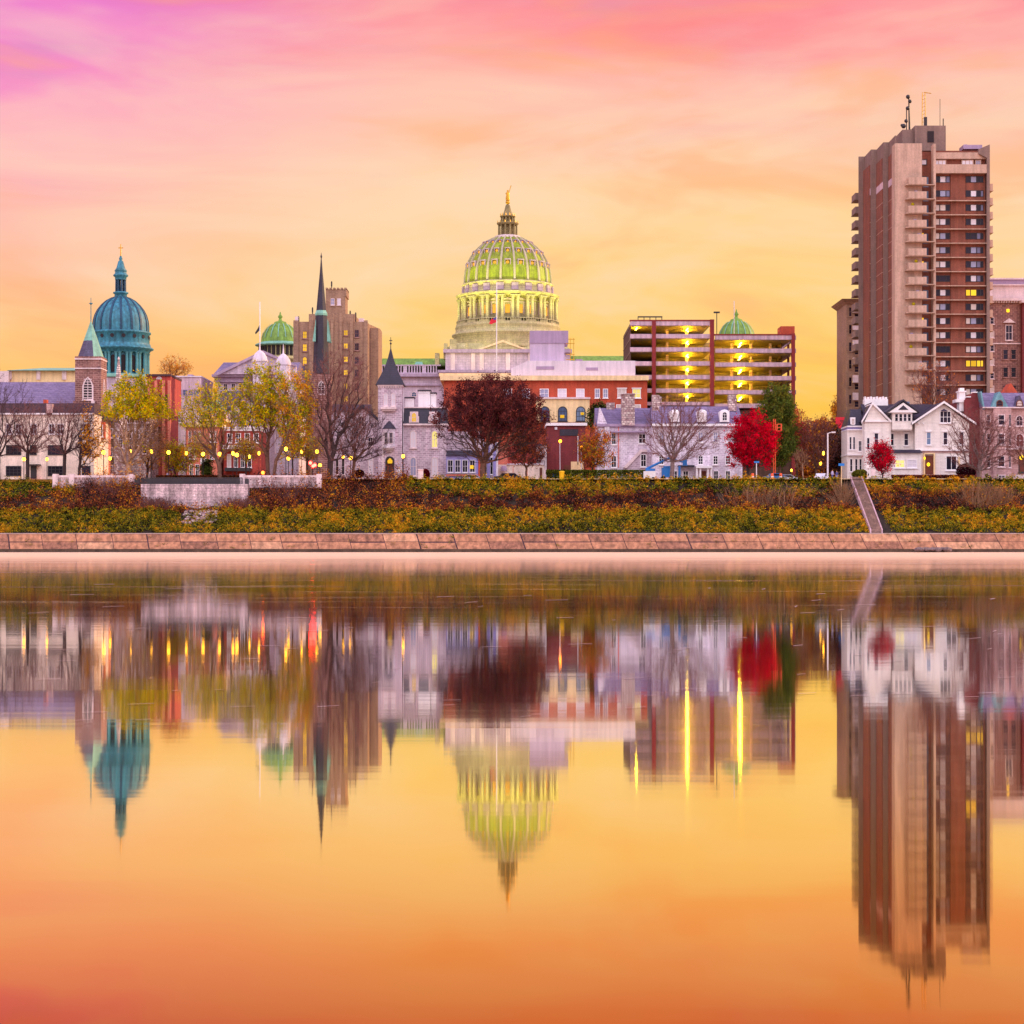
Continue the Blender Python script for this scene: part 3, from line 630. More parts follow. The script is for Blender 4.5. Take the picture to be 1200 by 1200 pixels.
# gilded figure: globe, robed body, raised arm
m = MB(); m.sph((cx, cy, bz(237.2)), .72); m.lathe(cx, cy, [(.62, bz(235)), (.68, bz(232)), (.5, bz(229)), (.62, bz(226.6)), (.42, bz(225.2)), (.2, bz(224.6))], 10)
m.sph((cx, cy, bz(223.6)), .3); m.tube((cx+.3, cy, bz(226.2)), (cx+.85, cy, bz(220.6)), .16, .1); m.tube((cx-.3, cy, bz(226.2)), (cx-.75, cy, bz(226.8)), .15, .1); m.tube((cx+.8, cy-.02, bz(220.6)), (cx+1.1, cy, bz(217.4)), .12, .16)
m.build('statue', 'gold', b.root)
# wings
b.box('wing', 'granite_lilac', 380, 522, 437, None, 4, 40, label='left wing')
b.box('wing', 'granite_lilac', 668, 850, 437, None, 4, 40, label='right wing')
b.frus('wing_roof', 'copper_green', 382, 521, 8, 38, 426, 386, 521, 14, 32, 415.5)
b.frus('wing_roof', 'copper_green', 669, 850, 8, 38, 422, 669, 846, 14, 32, 412.5)
for x0, x1 in ((382, 516), (672, 850)):
    L = [(x0, x1, 426, 427.4, 4, 5), (x0, x1, 435.4, 437, 3.6, 5)]
    n = int((x1-x0)/3.2)
    L += [(x0+i*3.2, x0+i*3.2+(3.2 if i % 7 == 0 else 1.4), 427.4, 435.4, 4.1, 4.7) for i in range(n)]
    b.boxes('balustrade', 'granite_lilac', L)
    b.boxes('cornice', 'cornice_lilac', [(x0, x1, 437, 440.5, 2.4, 4), (x0, x1, 449.4, 451, 3.2, 4)])
b.frus('skylight', 'copper_pale', 484, 495, 8, 14, 425.5, 486, 493, 9, 13, 421)
b.boxes('urn_pedestal', 'granite_cream', [(509, 514, 412, 426, 5, 9), (519.5, 526, 410, 420, 2, 6)])
for x in (484.5, 462, 505): b.win(x-3.2, x+3.2, 458, 464, 'glass_blue', d=4, arch='round', frame='stone_trim', sill=False)
b.boxes('roof_crest', 'copper_green', [(674, 746, 411.6, 412.6, 22.5, 23.5)]+[(676+i*7, 678+i*7, 410.4, 411.6, 22.6, 23.4) for i in range(10)])
# small domes over the wings
for c, hw, yt in ((328.5, 22.5, 377), (863, 22, 374)):
    dy = yt-366.5
    b.lathe('wing_dome', 'copper_green', c, [(hw*1., 391+dy), (hw*.985, 387+dy), (hw*.9, 381+dy), (hw*.74, 375+dy), (hw*.5, 370.4+dy), (hw*.34, 369+dy), (hw*.3, 367+dy), (hw*.1, 365.5+dy), (hw*.07, 362.5+dy), (hw*.13, 361+dy), (hw*.05, 358+dy), (hw*.02, 355+dy)], 20, 40)
    b.lathe('wing_dome_cornice', 'copper_pale', c, [(hw*1.06, 396+dy), (hw*1.3, 395+dy), (hw*1.3, 393.6+dy), (hw*1.02, 391+dy)], 20, 40)
    b.lathe('wing_dome_drum', 'granite_cream', c, [(hw*1.04, 440), (hw*1.04, 413+dy), (hw*1.16, 412+dy), (hw*1.16, 409+dy), (hw*1.04, 408+dy), (hw*1.04, 396+dy)], 20, 40)
    mm = MB()
    for i in range(28):
        a = 2*math.pi*i/28; x, y = xw(c)+hw*1.05*k*math.cos(a), b.D+20+hw*1.05*k*math.sin(a); mm.lathe(x, y, [(.55, bz(407.6+dy)), (.55, bz(397+dy))], 6)
    mm.build('drum_window_band', 'dark_void', b.root)
    rm = MB(); pr = [(hw*.985, 387), (hw*.9, 381), (hw*.74, 375), (hw*.5, 370.4)]
    for (r, y), (r2, y2) in zip(pr, pr[1:]):
        ra, rb, za, zb = r*k+.12, r2*k+.12, bz(y+dy), bz(y2+dy); rm.add([(ra, -.16, za), (ra, .16, za), (rb, .16, zb), (rb, -.16, zb)], [(0,1,2,3)])
    rmm = rm.mesh('wing_dome_rib', ['copper_pale'])
    for i in range(16): place('wing_dome_rib', rmm, b.root, (xw(c), b.D+20, 0), R(22.5*i))
# floodlights round the dome (lit in the photograph)
def spot(loc, aim, w, colr, ang, sz=.6):
    l = bpy.data.lights.new('floodlight', 'SPOT'); l.energy = w; l.color = colr; l.spot_size = R(ang); l.spot_blend = .8; l.shadow_soft_size = sz
    o = bpy.data.objects.new('floodlight', l); col.objects.link(o); o.parent = b.root; o.location = Vector(loc)-root_loc(b.root)
    o.rotation_euler = (Vector(aim)-Vector(loc)).to_track_quat('-Z', 'Y').to_euler()
def ring(r, y, ai, ay, w, colr, ang, angs, sz=.6):
    for a in angs:
        a = R(a); spot((cx+r*k*math.cos(a), cy+r*k*math.sin(a), bz(y)), (cx+ai*k*math.cos(a), cy+ai*k*math.sin(a), bz(ay)), w, colr, ang, sz)
ring(112, 396, 30, 318, 16500, (.94, 1., .24), 50, (-170, -140, -112, -90, -68, -40, -10), 1.)
ring(59.5, 346, 51, 334, 55, (.95, 1., .2), 140, [18*i-171 for i in range(10)])
ring(53.4, 380, 47, 358, 330, (.95, 1., .3), 130, [18*i-171 for i in range(10)])
ring(14, 278, 8, 262, 300, (1., .8, .3), 110, [30*i-165 for i in range(6)], .3)
for px in (540, 580): spot((b.x(px), b.D-14, b.z(412)), (b.x(px+10), b.D+8, b.z(394)), 2600, (1., .95, .40), 110, 1.)

# white capitol flagpole
b = Bld('flagpole', 'tall white flagpole with red striped flag in front of the capitol drum', 'flagpole', 640, 582)
b.tube('pole', 'paint_white', [(582, 440), (582, 331)], .17, 0)
b.poly('flag', 'red_paint', [(581.6, 371.5), (581.6, 377.5), (576, 380), (573, 379.4), (575, 374.6)], -.05, .05)
b.poly('flag_canton', 'cloth_blue', [(581.5, 371.4), (581.5, 374.4), (578.4, 375.2), (578.2, 373)], -.09, -.052)

# -- office block with purple penthouse
b = Bld('brick_office', 'long orange brick office with cream arcade and big white rooftop plant screens', 'building', 450, 655)
b.box('wall', 'brick_orange', 520, 758.5, 445, None, 0, 26)
b.boxes('cornice', 'cream_trim', [(516, 760, 440.5, 446, -1., 26.5), (514, 606, 436.4, 440, 2, 20)])
b.poly('plant_screen', 'membrane_white', [(599, 440.4), (745, 440.4), (745, 422), (619, 422), (599, 431)], 1.5, 22)
b.boxes('vent', 'metal_lilac', [(628.5, 649.5, 428.6, 432.4, 1.4, 1.49), (687, 701, 430, 433.4, 1.4, 1.49)])
b.box('penthouse', 'metal_lilac_light', 621.3, 662, 400, 422.3, 4, 12)
b.box('penthouse_top', 'metal_lilac', 621, 666.5, 385.4, 400, 3.8, 12.6)
m = MB()
for x in (669, 673):
    m.box(b.x(x)-.06, b.x(x)+.06, b.D+4, b.D+4.12, b.z(422), b.z(394))
for y in (395, 400, 413, 419): m.box(b.x(664), b.x(674), b.D+3.9, b.D+4.2, b.z(y+.8), b.z(y))
m.build('service_ladder', 'gold', b.root)
b.boxes('roof_plant', 'metal_lilac', [(676, 684, 417, 422, 8, 12), (700, 712, 419, 422, 8, 12)])
for x0, x1, kd in ((611, 621, 'glass_pale'), (590, 600, 'glass_pale'), (632.5, 643, 'glass_pale'), (653.5, 664, 'glass_pale'), (675, 685, 'glass_pale'), (697, 703, 'glass_pale'), (706.5, 712.5, 'glass_pale'), (723.5, 734, 'glass_mid'), (741, 751, 'lit_soft')):
    b.win(x0, x1, 455.5, 466.5, kd, nx=2, ny=2, hood=x0 > 720)
for x0 in (722, 742): b.win(x0, x0+9, 474, 486, 'glass_mid')
b.box('arcade', 'cream_trim', 628, 690.5, 467.4, 495.5, -2.2, -.003); b.boxes('arcade_cornice', 'stone_trim', [(627, 691.3, 466.4, 468.4, -2.6, -.003)])
for x in (633, 653.5, 674.6): b.win(x, x+11, 477, 494.5, 'glass_blue', d=-2.203, arch='round', frame='metal_dark', nx=3, ny=3)
b.boxes('lit_globe', 'lit', [(656.2, 661, 487, 490.6, -2.45, -2.34), (680, 684, 484, 487, -2.45, -2.34), (636, 639.5, 486, 489, -2.45, -2.34)])
# -- low red brick building
b = Bld('red_brick_garage', 'low red brick building with white parapet and dark louvre panel', 'building', 412, 665)
b.box('wall', 'brick_dark', 641, 686, 499, None, 0, 12); b.box('parapet', 'paint_white', 639.5, 688, 495.6, 498.9, -.5, 12.4)
b.box('louvre', 'slate_dark', 656, 677.5, 503, 510.6, -.12, -.003); b.box('downpipe', 'metal_white', 676.7, 677.7, 511, 545, -.2, -.05)
b.box('vent', 'metal_white', 650, 653, 500.5, 503.5, -.2, -.003); b.boxes('roller_door', 'cream_trim', [(669, 684, 541, 560, -.2, -.003)])
b.box('door', 'door_wood', 661, 668, 545, 561, -.15, -.003)
b = Bld('fire_escape_house', 'narrow white house crossed by dark fire escape landings', 'house', 408, 634)
b.box('wall', 'plaster_white', 628.5, 640.5, 522, None, 0, 10); b.box('parapet', 'slate', 628, 641, 520.4, 522, -.3, 10.2)
m = MB()
for y in (534, 544.5):
    m.box(b.x(628), b.x(638), b.D-1.4, b.D-.01, b.z(y+1), b.z(y)); m.box(b.x(628), b.x(638), b.D-1.4, b.D-1.34, b.z(y-4), b.z(y-4.5))
    for i in range(6): m.box(b.x(628+i*2)-.04, b.x(628+i*2)+.04, b.D-1.4, b.D-1.34, b.z(y), b.z(y-4.5))
m.tube((b.x(630), b.D-1.2, b.z(544.5)), (b.x(637), b.D-1.2, b.z(535)), .12); m.tube((b.x(637), b.D-1.2, b.z(534)), (b.x(630), b.D-1.2, b.z(524)), .12)
m.build('fire_escape', 'metal_dark', b.root)
b.win(630, 634, 536.5, 543, 'glass_mid', nx=1)
b = Bld('salmon_building', 'low salmon rendered building with red brick upper wall behind the young tree', 'building', 404, 610)
b.box('wall', 'plaster_cream', 584, 637, 544.4, None, 0, 9); b.box('upper_wall', 'brick_red', 595, 628.4, 516, 544.4, 1, 9)
b.box('side_block', 'brick_salmon', 583.4, 594.9, 522, 544.4, 1.2, 9); b.box('coping', 'membrane_white', 594.5, 637.3, 543.2, 544.6, -.3, .995)
b.boxes('door', 'door_wood', [(632.4, 635.4, 548, 562, -.1, -.003)]); b.boxes('panel_joint', 'brick_salmon', [(617.6, 618.2, 546, 562, -.05, -.003), (601, 601.6, 546, 562, -.05, -.003)])
b.lathe('dish', 'metal_lilac', 590.5, [(3.6, 552), (3.8, 549), (2.6, 546)], -.8, 12)

# -- parking garage
b = Bld('parking_garage', 'open multi storey parking garage with maroon columns and yellow lit decks', 'parking garage', 470, 840)
def deck(x0, x1, ys, th, d1=30, x2=None):
    for i, y in enumerate(ys):
        b.box('parapet', 'concrete_band', x0, x1, y, y+th, 0, .35)
        b.box('deck', 'garage_ceiling', x0, x1, y+th-.4, y+th+.5, .352, d1)
LY = [376.4, 391.4, 407, 423.4, 439.4, 455.2]
deck(738.4, 832, LY, 5); b.box('deck', 'garage_dark', 738.4, 832, 474, 475, .352, 30); b.box('parapet', 'concrete_band', 738.4, 832, 471, 475, 0, .35)
RY = [393, 408.4, 424.6, 440.6, 457]
deck(838, 928, RY, 5); b.box('parapet', 'concrete_band', 838, 928, 473, 478, 0, .35); b.box('deck', 'garage_dark', 838, 928, 477.5, 478.4, .352, 30)
b.box('coping', 'garage_red', 738, 837, 374.8, 376.3, -.1, 1); b.box('coping', 'garage_red', 837, 929, 391.4, 392.9, -.1, 1)
b.box('back_wall', 'garage_dark', 739, 928, 394, None, 30, 30.5); b.box('back_wall', 'garage_dark', 739, 836, 378, 393.9, 30, 30.5)
b.box('lower_wall', 'garage_dark', 738.6, 928, 480, None, 1, 29)
b.box('side_wall', 'garage_dark', 739, 739.6, 378, None, 1, 29); b.box('ramp_wall', 'garage_dark', 920, 921, 394, None, 7, 29.9); b.box('ramp_wall', 'garage_ceiling', 770, 919.8, 394, None, 15, 15.3)
for x0, x1, yt in ((764, 768.4, 375.2), (832, 836.6, 374.6), (927.6, 931.4, 391)):
    b.box('column', 'garage_red', x0, x1, yt, None, -.6, .8)
m = MB()
for x in (785, 808, 862, 885, 908):
    for dp in (8, 22): m.box(b.x(x)-.3, b.x(x)+.3, b.D+dp, b.D+dp+.6, G, b.z(395 if x > 836 else 379))
m.build('interior_column', 'concrete_band', b.root)
# right side, receding
for i, y in enumerate(RY+[473]):
    MB().box(b.x(931.4), b.x(931.4)+.3, b.D, b.D+28, b.z(y+5), b.z(y)).build('side_parapet', 'concrete_band', b.root)
MB().box(b.x(931.4), b.x(931.4)+.4, b.D+27, b.D+28.5, G, b.z(391)).build('column', 'garage_red', b.root)
MB().box(b.x(931.4)+.0, b.x(931.4)+.4, b.D+12, b.D+13.2, G, b.z(391)).build('column', 'garage_red', b.root)
b.box('stair_tower', 'brick_orange', 917, 933.4, 380.6, 393, 3, 9)
b.boxes('rooftop_frame', 'metal_dark', [(748, 777, 369.4, 370.8, 2, 2.4)]+[(748+i*7, 748.8+i*7, 370.8, 376, 2, 2.4) for i in range(5)])
b.tube('roof_light_mast', 'metal_dark', [(841, 392), (841, 365)], .1, 2); b.box('roof_light_head', 'metal_dark', 837.5, 844.5, 364, 365.6, 1.8, 2.6)
b.tube('antenna', 'metal_white', [(862, 393), (862, 351)], .09, 3)
tube = MB().box(-.09, .09, -2.4, 2.4, -.08, .08).mesh('light_tube', ['tube_glow'])
for i, y in enumerate(LY):
    for dp in (3.2, 9.5): place('light_tube', tube, b.root, (b.x(806.5+(dp-3.2)*.5), b.D+dp, b.z(y+8)))
    if i == 0: place('light_tube', tube, b.root, (b.x(747), b.D+4, b.z(y+6.8)))
for i, y in enumerate(RY+[]):
    for dp in (3.2, 9.5): place('light_tube', tube, b.root, (b.x(869.5+(dp-3.2)*.4), b.D+dp, b.z(y+8)))
m = MB()
for x, y in ((912, 405.5), (895, 405.5), (752, 404.5)):
    m.box(b.x(x)-2., b.x(x)+2., b.D+1.5, b.D+5.5, b.z(y+2.4), b.z(y)); m.box(b.x(x)-1.2, b.x(x)+1.1, b.D+1.7, b.D+5.2, b.z(y), b.z(y-1.8))

# -- white stone houses with chimneys
b = Bld('stone_house', 'pale limestone house with slate roof, huge rubble chimney and diagonal stair', 'house', 392, 730)
b.box('wall', 'stone_white', 700, 764, 498, None, 0, 11); b.gablex('roof', 'slate_lilac', 700, 764, 498, 476, 0, 11)
b.poly('gable', 'stone_white', [(699.4, 498), (712, 497.9), (703, 477)], .05, 10.9)
b.box('chimney', 'rubble', 728.2, 743.4, 463, 499, -1, 1.6); b.boxes('chimney_cap', 'rubble', [(727.6, 744, 461.6, 463, -1.2, 1.8)])
b.box('chimney', 'rubble', 712.3, 722, 469.6, 484, 5, 7)
b.box('rear_chimney', 'rubble', 768, 778, 462, 480, 6, 8)
b.boxes('cornice', 'metal_lilac', [(699.4, 764.4, 497, 500, -.6, 0), (715, 757, 505.6, 507, -1.2, -.01)])
b.poly('stair', 'stone_trim', [(730, 548), (750, 527), (758, 527), (758, 530), (752, 530), (734, 549)], -1.6, -.1)
b.poly('stair_wall', 'stone_lilac', [(734, 549.5), (752, 530.5), (764, 530.5), (764, 561), (734, 561)], -1.3, -.1)
for x0, x1, yt, yb in ((750, 757, 532.5, 547.5), (716, 722.6, 534, 548), (716.6, 722, 507.5, 521), (748, 757, 508, 520)):
    b.win(x0, x1, yt, yb, 'glass_dark', d=-1.303 if x0 == 750 else 0, frame='paint_white')
b.boxes('downpipe', 'orange_paint', [(724.5, 725.1, 500, 548, -.2, -.08)])
b.box('chimney_breast', 'stone_white', 708.4, 714, 500, None, -.5, -.003)
b = Bld('white_house', 'long white painted house with arched dormers and columned front door', 'house', 388, 815)
b.box('wall', 'stone_white', 764.4, 870, 498, None, 0, 12)
b.frus('roof', 'slate_lilac', 763.6, 871, -.6, 12.6, 498, 765, 869, 5.4, 6.6, 474)
b.box('chimney', 'rubble', 856.5, 865.5, 461, 480, 3.6, 6); b.box('chimney', 'rubble', 766, 774.5, 461, 480, 4, 6)
for x in (785, 817, 843.5):
    b.box('dormer', 'paint_white', x, x+11, 482, 494.6, -.4, 3); b.lathe('dormer_head', 'paint_white', x+5.5, [(.1, 479.8), (3.2, 480.4), (5.5, 482.1)], .9, 12)
    b.win(x+2.4, x+8.6, 482.6, 493.4, 'glass_mid', d=-.403, arch='round', nx=2, ny=3, frame='paint_white', sill=False)
b.boxes('cornice', 'paint_white', [(763.6, 871, 496.8, 499.6, -.9, -.6)])
for x in (772, 785, 800, 818, 835.5, 850): b.win(x, x+6, 506, 518.5, 'glass_pale', ny=3, frame='paint_white')
for x in (772, 785, 818, 835.5, 850): b.win(x, x+6, 534, 544.5, 'glass_dark', ny=3, frame='paint_white')
for x in (787, 800): b.win(x, x+7, 551.5, 562, 'glass', ny=2, frame='paint_white')
for x in (836, 850): b.win(x, x+6, 551.5, 562, 'glass', ny=2, frame='paint_white')
b.box('portico_roof', 'paint_white', 814.5, 833.5, 546.4, 549, -2.4, -.003)
m = MB()
for x in (815.6, 819.6, 828.4, 832.4): m.lathe(b.x(x), b.D-2, [(.2, G), (.17, b.z(549))], 8)
m.build('portico_column', 'paint_white', b.root); b.box('door', 'door_wood', 821, 827.4, 552, 562.5, -.12, -.003)
b.box('side_canopy', 'slate_dark', 794, 813, 545.4, 547.6, -1.6, -.003)

# -- tower block on the right
b = Bld('apartment_tower', 'tall brown apartment tower with concrete fins, stacked balconies and brick panels', 'apartment tower', 425, 1082)
m = MB(); zt = lambda y: b.z(y)
D = 425
X1, X2, X3, X4 = 76.0, 77.26, 78.46, 79.5
FR = b.x(1155.4)
# main brick mass
m.plan([(X1+.9, 449.6), (X1+1.1, 441.6), (X2+1.1, 441.6), (X2+1.1, 433.6), (X3+1., 433.6), (X3+1., 426), (b.x(1093), 427.4), (b.x(1093), 425.6), (FR, 425.6), (FR+.6, 449), (X1+1, 452)], G, b.z(176))
m.build('wall', 'brick_tower', b.root)
m = MB()
fl = lambda i: 229.6+i*16.62            # slab lines, front plane pixels
for (xa, xb, dp, dep_end) in ((X1, X2, 449, 441.3), (X2+.02, X3, 441, 433.3), (X3+.02, X4+.1, 433, 425.6)):
    f = MB(); f.box(xa-.05, xb-.0, dp-.35, dp, G, 86.2); f.box(xb-.001, xb+.22, dep_end-.1, dp-.35, 77.6, 86.2)
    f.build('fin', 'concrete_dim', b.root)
for xs, y0, y1 in ((X2-.02, 441.3, 448.6), (X3-.02, 433.3, 440.6), (X4+.04, 425.7, 432.6)):
    sl = MB()
    for i in range(22): sl.box(xs-.12, xs+.16, y0, y1, b.z(fl(i)+.5), b.z(fl(i)))
    sl.build('floor_band', 'concrete_tower', b.root)
    MB().box(xs-.1, xs+.14, y0, y1, b.z(213), b.z(205)).build('parapet_panel', 'concrete_band', b.root)
b.box('slab_wall', 'concrete_tower', 1048.2, 1080, 168.4, None, -.4, 3)
b.box('slab_wall', 'concrete_tower', 1092.8, 1095.6, 169.5, None, -1., 1.5, label='thin fin beside the window bays')
b.box('recess_wall', 'brick_tower', 1079.8, 1093, 176, None, 1.6, 3)
# right fin with sloping top
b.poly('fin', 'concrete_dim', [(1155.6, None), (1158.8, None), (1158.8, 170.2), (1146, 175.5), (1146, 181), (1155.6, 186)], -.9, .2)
MB().box(b.x(1158.2), b.x(1158.8), 425, 449, G, b.z(171)).build('side_wall', 'concrete_tower', b.root)
b.box('penthouse_floor', 'concrete_tower', 1095.6, 1155.5, 178.8, 186.2, -.2, 8); b.box('terrace_parapet', 'concrete_tower', 1095.6, 1155.5, 193.4, 203.6, -.8, .55)
for x0, x1 in ((1096, 1109), (1127, 1141), (1143, 1150)): b.win(x0, x1, 187, 193.2, 'glass_pale', d=.3, nx=3, ny=1, sill=False, frame='concrete_tower')
for i in range(22):
    y = fl(i)-10.6
    if y > 468: break
    b.box('floor_band', 'concrete_tower', 1095.6, 1155.5, fl(i)-11.2, fl(i)-10.3, -.5, .595) if i else None
    b.box('floor_band', 'concrete_tower', 1095.6, 1155.5, fl(i)-10.6+0, fl(i)-9.7, -.45, .58) if i == 0 and False else None
for i in range(17):
    yt = 206+i*16.62; kd = 'lit' if i in (12,) else 'glass_mid'
    for x0 in (1096.4, 1132.4):
        for j, (xo, w) in enumerate(((0, 5.4), (5.6, 7), (12.8, 4.6), (17.4, 3.2))):
            if x0 < 1100 and j == 3: continue
            kd = 'lit' if (i in (8,) and x0 > 1100 and j < 2) or (i == 13 and x0 > 1100) or (i == 6 and x0 > 1100 and j == 1 and False) else ('glass_mid' if j == 1 and (i*7+int(x0)) % 5 == 0 else 'glass_pale' if j == 1 else 'glass' if j > 1 else 'glass_mid')
            b.win(x0+xo, x0+xo+w, yt, yt+7.4, kd, d=.6, nx=1, ny=1, sill=False, frame='metal_dark', bw=.07)
b.box('brick_pier', 'brick_tower', 1114.5, 1131.6, 203.8, None, .35, .597)
# balconies: middle stack
bal = MB(); hw = 21/2*b.k; bal.box(-hw, hw, -1.7, -1.55, 0, 1.45); bal.box(-hw, -hw+.15, -1.55, 0, 0, 1.45); bal.box(-hw-.5, hw+1.9, -1.6, 0, -.16, -.003)
balm = bal.mesh('balcony', ['concrete_tower'])
dr = MB().box(-.55, .55, -.06, 0, 0, 2.1).mesh('balcony_door', ['glass_blue']); drl = MB().box(-.3, .3, -.08, 0, .4, 1.9).mesh('lit_pane', ['lit'])
for i in range(15):
    z = b.z(217.8+i*16.62); place('balcony', balm, b.root, (b.x(1073), D-.4, z))
    place('balcony_door', dr, b.root, (b.x(1086.6), D+1.597, z))
    if i in (4, 6, 10): place('lit_pane', drl, b.root, (b.x(1082.4), D+1.597, z+.3))
bc = MB().box(-.3, .3, -.9, -.4, .0, 1.75).mesh('balcony_chair', ['metal_lilac']); bp_ = MB().lathe(0, -1., [(.2, .1), (.26, 1.5), (.4, 1.9), (.1, 2.2)], 6).mesh('balcony_plant', ['leaf_olive'])
for i in (1, 3, 4, 8, 11, 13): place('balcony_chair', bc, b.root, (b.x(1067+(i*5) % 11), D-.4, b.z(217.8+i*16.62)))
for i in (2, 6, 9, 12): place('balcony_plant', bp_, b.root, (b.x(1066+(i*7) % 12), D-.4, b.z(217.8+i*16.62)))
for i in (0, 1): b.win(1080.6, 1088, 185+i*20, 192+i*20, 'glass_pale', d=1.597, nx=1, ny=1, sill=False, frame='metal_dark')
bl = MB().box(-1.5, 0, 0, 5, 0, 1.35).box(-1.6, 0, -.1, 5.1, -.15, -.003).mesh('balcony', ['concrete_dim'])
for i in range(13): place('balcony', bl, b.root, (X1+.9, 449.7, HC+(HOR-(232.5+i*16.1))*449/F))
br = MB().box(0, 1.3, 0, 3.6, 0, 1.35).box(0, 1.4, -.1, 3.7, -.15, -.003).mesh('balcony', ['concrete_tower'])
for i in range(16): place('balcony', br, b.root, (b.x(1158.8), 427, b.z(221+i*16.5)))
# penthouse and masts
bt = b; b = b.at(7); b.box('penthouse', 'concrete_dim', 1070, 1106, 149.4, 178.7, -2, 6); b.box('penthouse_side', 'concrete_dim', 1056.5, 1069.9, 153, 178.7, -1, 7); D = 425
b.box('door', 'dark_void', 1084.5, 1092, 156, 169, -2.1, -2.02); b.boxes('roof_plant', 'metal_lilac', [(1124, 1146, 174, 178.7, -4, 0), (1126, 1130, 172.5, 174, -3, -2)])
m = MB()
m.tube((b.x(1067), D+8, b.z(153)), (b.x(1066), D+8, b.z(111)), .22, .12); m.tube((b.x(1063.4), D+8, b.z(153)), (b.x(1063.4), D+8, b.z(125)), .1)
for x, y, r in ((1064.8, 112.6, .45), (1067, 118, .4), (1064.4, 126, .42), (1062.6, 141, .4), (1059.6, 147, .5), (1057.6, 146, .3)): m.sph((b.x(x), D+7.7, b.z(y)), r)
m.build('antenna_mast', 'metal_dark', b.root)
m = MB(); xx = b.x(1083.6)
for dx in (-.35, .35): m.tube((xx+dx, D+8, b.z(149)), (xx+dx*.8, D+8, b.z(107)), .08)
for i in range(9): m.tube((xx-.33, D+8, b.z(147-i*4.4)), (xx+.33, D+8, b.z(144.8-i*4.4)), .05)
m.tube((xx, D+8, b.z(107)), (b.x(1092.4), D+8, b.z(108.2)), .09); m.build('lattice_mast', 'gold', b.root)
m = MB(); m.box(b.x(1084), b.x(1087.4), D+7.8, D+8.3, b.z(149), b.z(136)); m.build('antenna_panel', 'metal_dark', b.root)
b.tube('whip_antenna', 'metal_dark', [(1101.6, 149.4), (1101.6, 116)], .06, 0); b.tube('stub_antenna', 'metal_dark', [(1105.4, 149.4), (1105.4, 139)], .12, 0)

# -- block behind the tower on the left
b = Bld('cornice_block', 'narrow tan office block with projecting cornice left of the apartment tower', 'building', 470, 1000)
b.box('wall', 'castle_brick', 992, 1020, 352, None, 0, 14); b.frus('cornice', 'castle_brick', 992, 1020, -.3, 14, 356.6, 985.6, 1020, -1.6, 15, 351); 
for i in range(8):
    y = 358+i*20.5
    b.box('oriel', 'stone_trim', 999, 1007, y, y+8.6, -1, -.003)
    b.win(994.6, 998, y+2, y+13, 'glass_dark', frame='castle_brick', nx=1); b.win(1001, 1006.4, y+9.4, y+17, 'glass_dark', frame='castle_brick', nx=1)
# -- stone office on the right
b = Bld('stone_office', 'rose brown stone office with dentil cornice right of the apartment tower', 'building', 460, 1185)
b.box('wall', 'brownstone', 1156, 1196, 352, None, 0, 20); b.box('attic', 'stone_trim', 1156, 1240, 334, 352, .6, 20); b.box('roof_deck', 'metal_lilac', 1156, 1240, 326, 334, 2, 18)
b.boxes('cornice', 'stone_trim', [(1156, 1240, 350, 353, -1.2, 0), (1156, 1240, 324.6, 326.4, 1.5, 18.4), (1156, 1240, 333, 334.4, 0, 18)]+[(1160+i*3, 1161.6+i*3, 353, 355, -.8, -.01) for i in range(13)])
b.box('wall', 'brick_dark', 1196.05, 1260, 356, None, -1.5, 18); b.box('canopy', 'stone_trim', 1194, 1262, 352.9, 356, -2.5, 18.2)
b.win(1178, 1186.5, 380.6, 399, 'glass_dark', frame='stone_trim'); b.poly('window_pediment', 'stone_trim', [(1175, 378.4), (1182, 373), (1189.6, 378.4)], -.5, -.003)
b.boxes('string_course', 'stone_trim', [(1158, 1196, 402, 403.4, -.3, -.003)])
b.box('lit_lamp', 'lit_strong', 1179.6, 1182.6, 362.4, 365.8, -.2, -.05)
for y in (409, 430, 451, 473):
    for x in (1175, 1184.4): b.win(x, x+6.6, y, y+12.5, 'glass_dark', frame='brownstone', nx=1)
for i in range(8): b.win(1160, 1165, 372+i*16, 380+i*16, 'glass_mid', frame='stone_trim', nx=1)

# -- white Victorian house
b = Bld('victorian_house', 'cream clapboard Victorian house with dark gabled roofs and white bracketed eaves', 'house', 385, 1065)
T = 'clapboard'
b.box('wall', T, 1013, 1072, 493, None, 1, 14, label='middle bay'); b.box('wall', T, 1071, 1134, 496, None, -1.2, 13, label='right gable bay')
b.poly('gable', T, [(1072, 496.2), (1133.6, 496.2), (1106, 474.5), (1101, 474.5)], -1.2, 13)
def eave(pts, d0, d1, th=2.6, mname='slate_dark', name='roof'):
    up = pts; dn = [(x, y+th) for x, y in reversed(pts)]
    return b.poly(name, mname, up+dn, d0, d1)
eave([(1066, 496), (1103.5, 471), (1141, 496.4)], -2.0, 13.5, 2.2, 'slate_dark')
b.poly('bargeboard', 'paint_white', [(1066, 498.4), (1103.5, 473.4), (1141, 498.6), (1141, 496.2), (1103.5, 470.8), (1066, 496)][::-1], -2.25, -2.003)
b.gablex('roof', 'slate_dark', 1018, 1100, 494, 470.5, 1, 14)
b.poly('gable', T, [(1012, 494), (1043, 494), (1021, 473)], -.2, 8)
b.poly('bargeboard', 'paint_white', [(1009, 496.6), (1022, 474.4), (1043.6, 495.6), (1043.6, 493), (1022, 471.2), (1009, 493.6)][::-1], -.8, -.3)
b.poly('roof', 'slate_dark', [(1010, 493.8), (1022, 471.4), (1043.4, 493.2), (1040, 493.2), (1022, 474), (1013, 493.8)], -.3, 8)
b.box('wall', T, 1013, 1044, 494, None, -.19, .99, label='left gable bay')
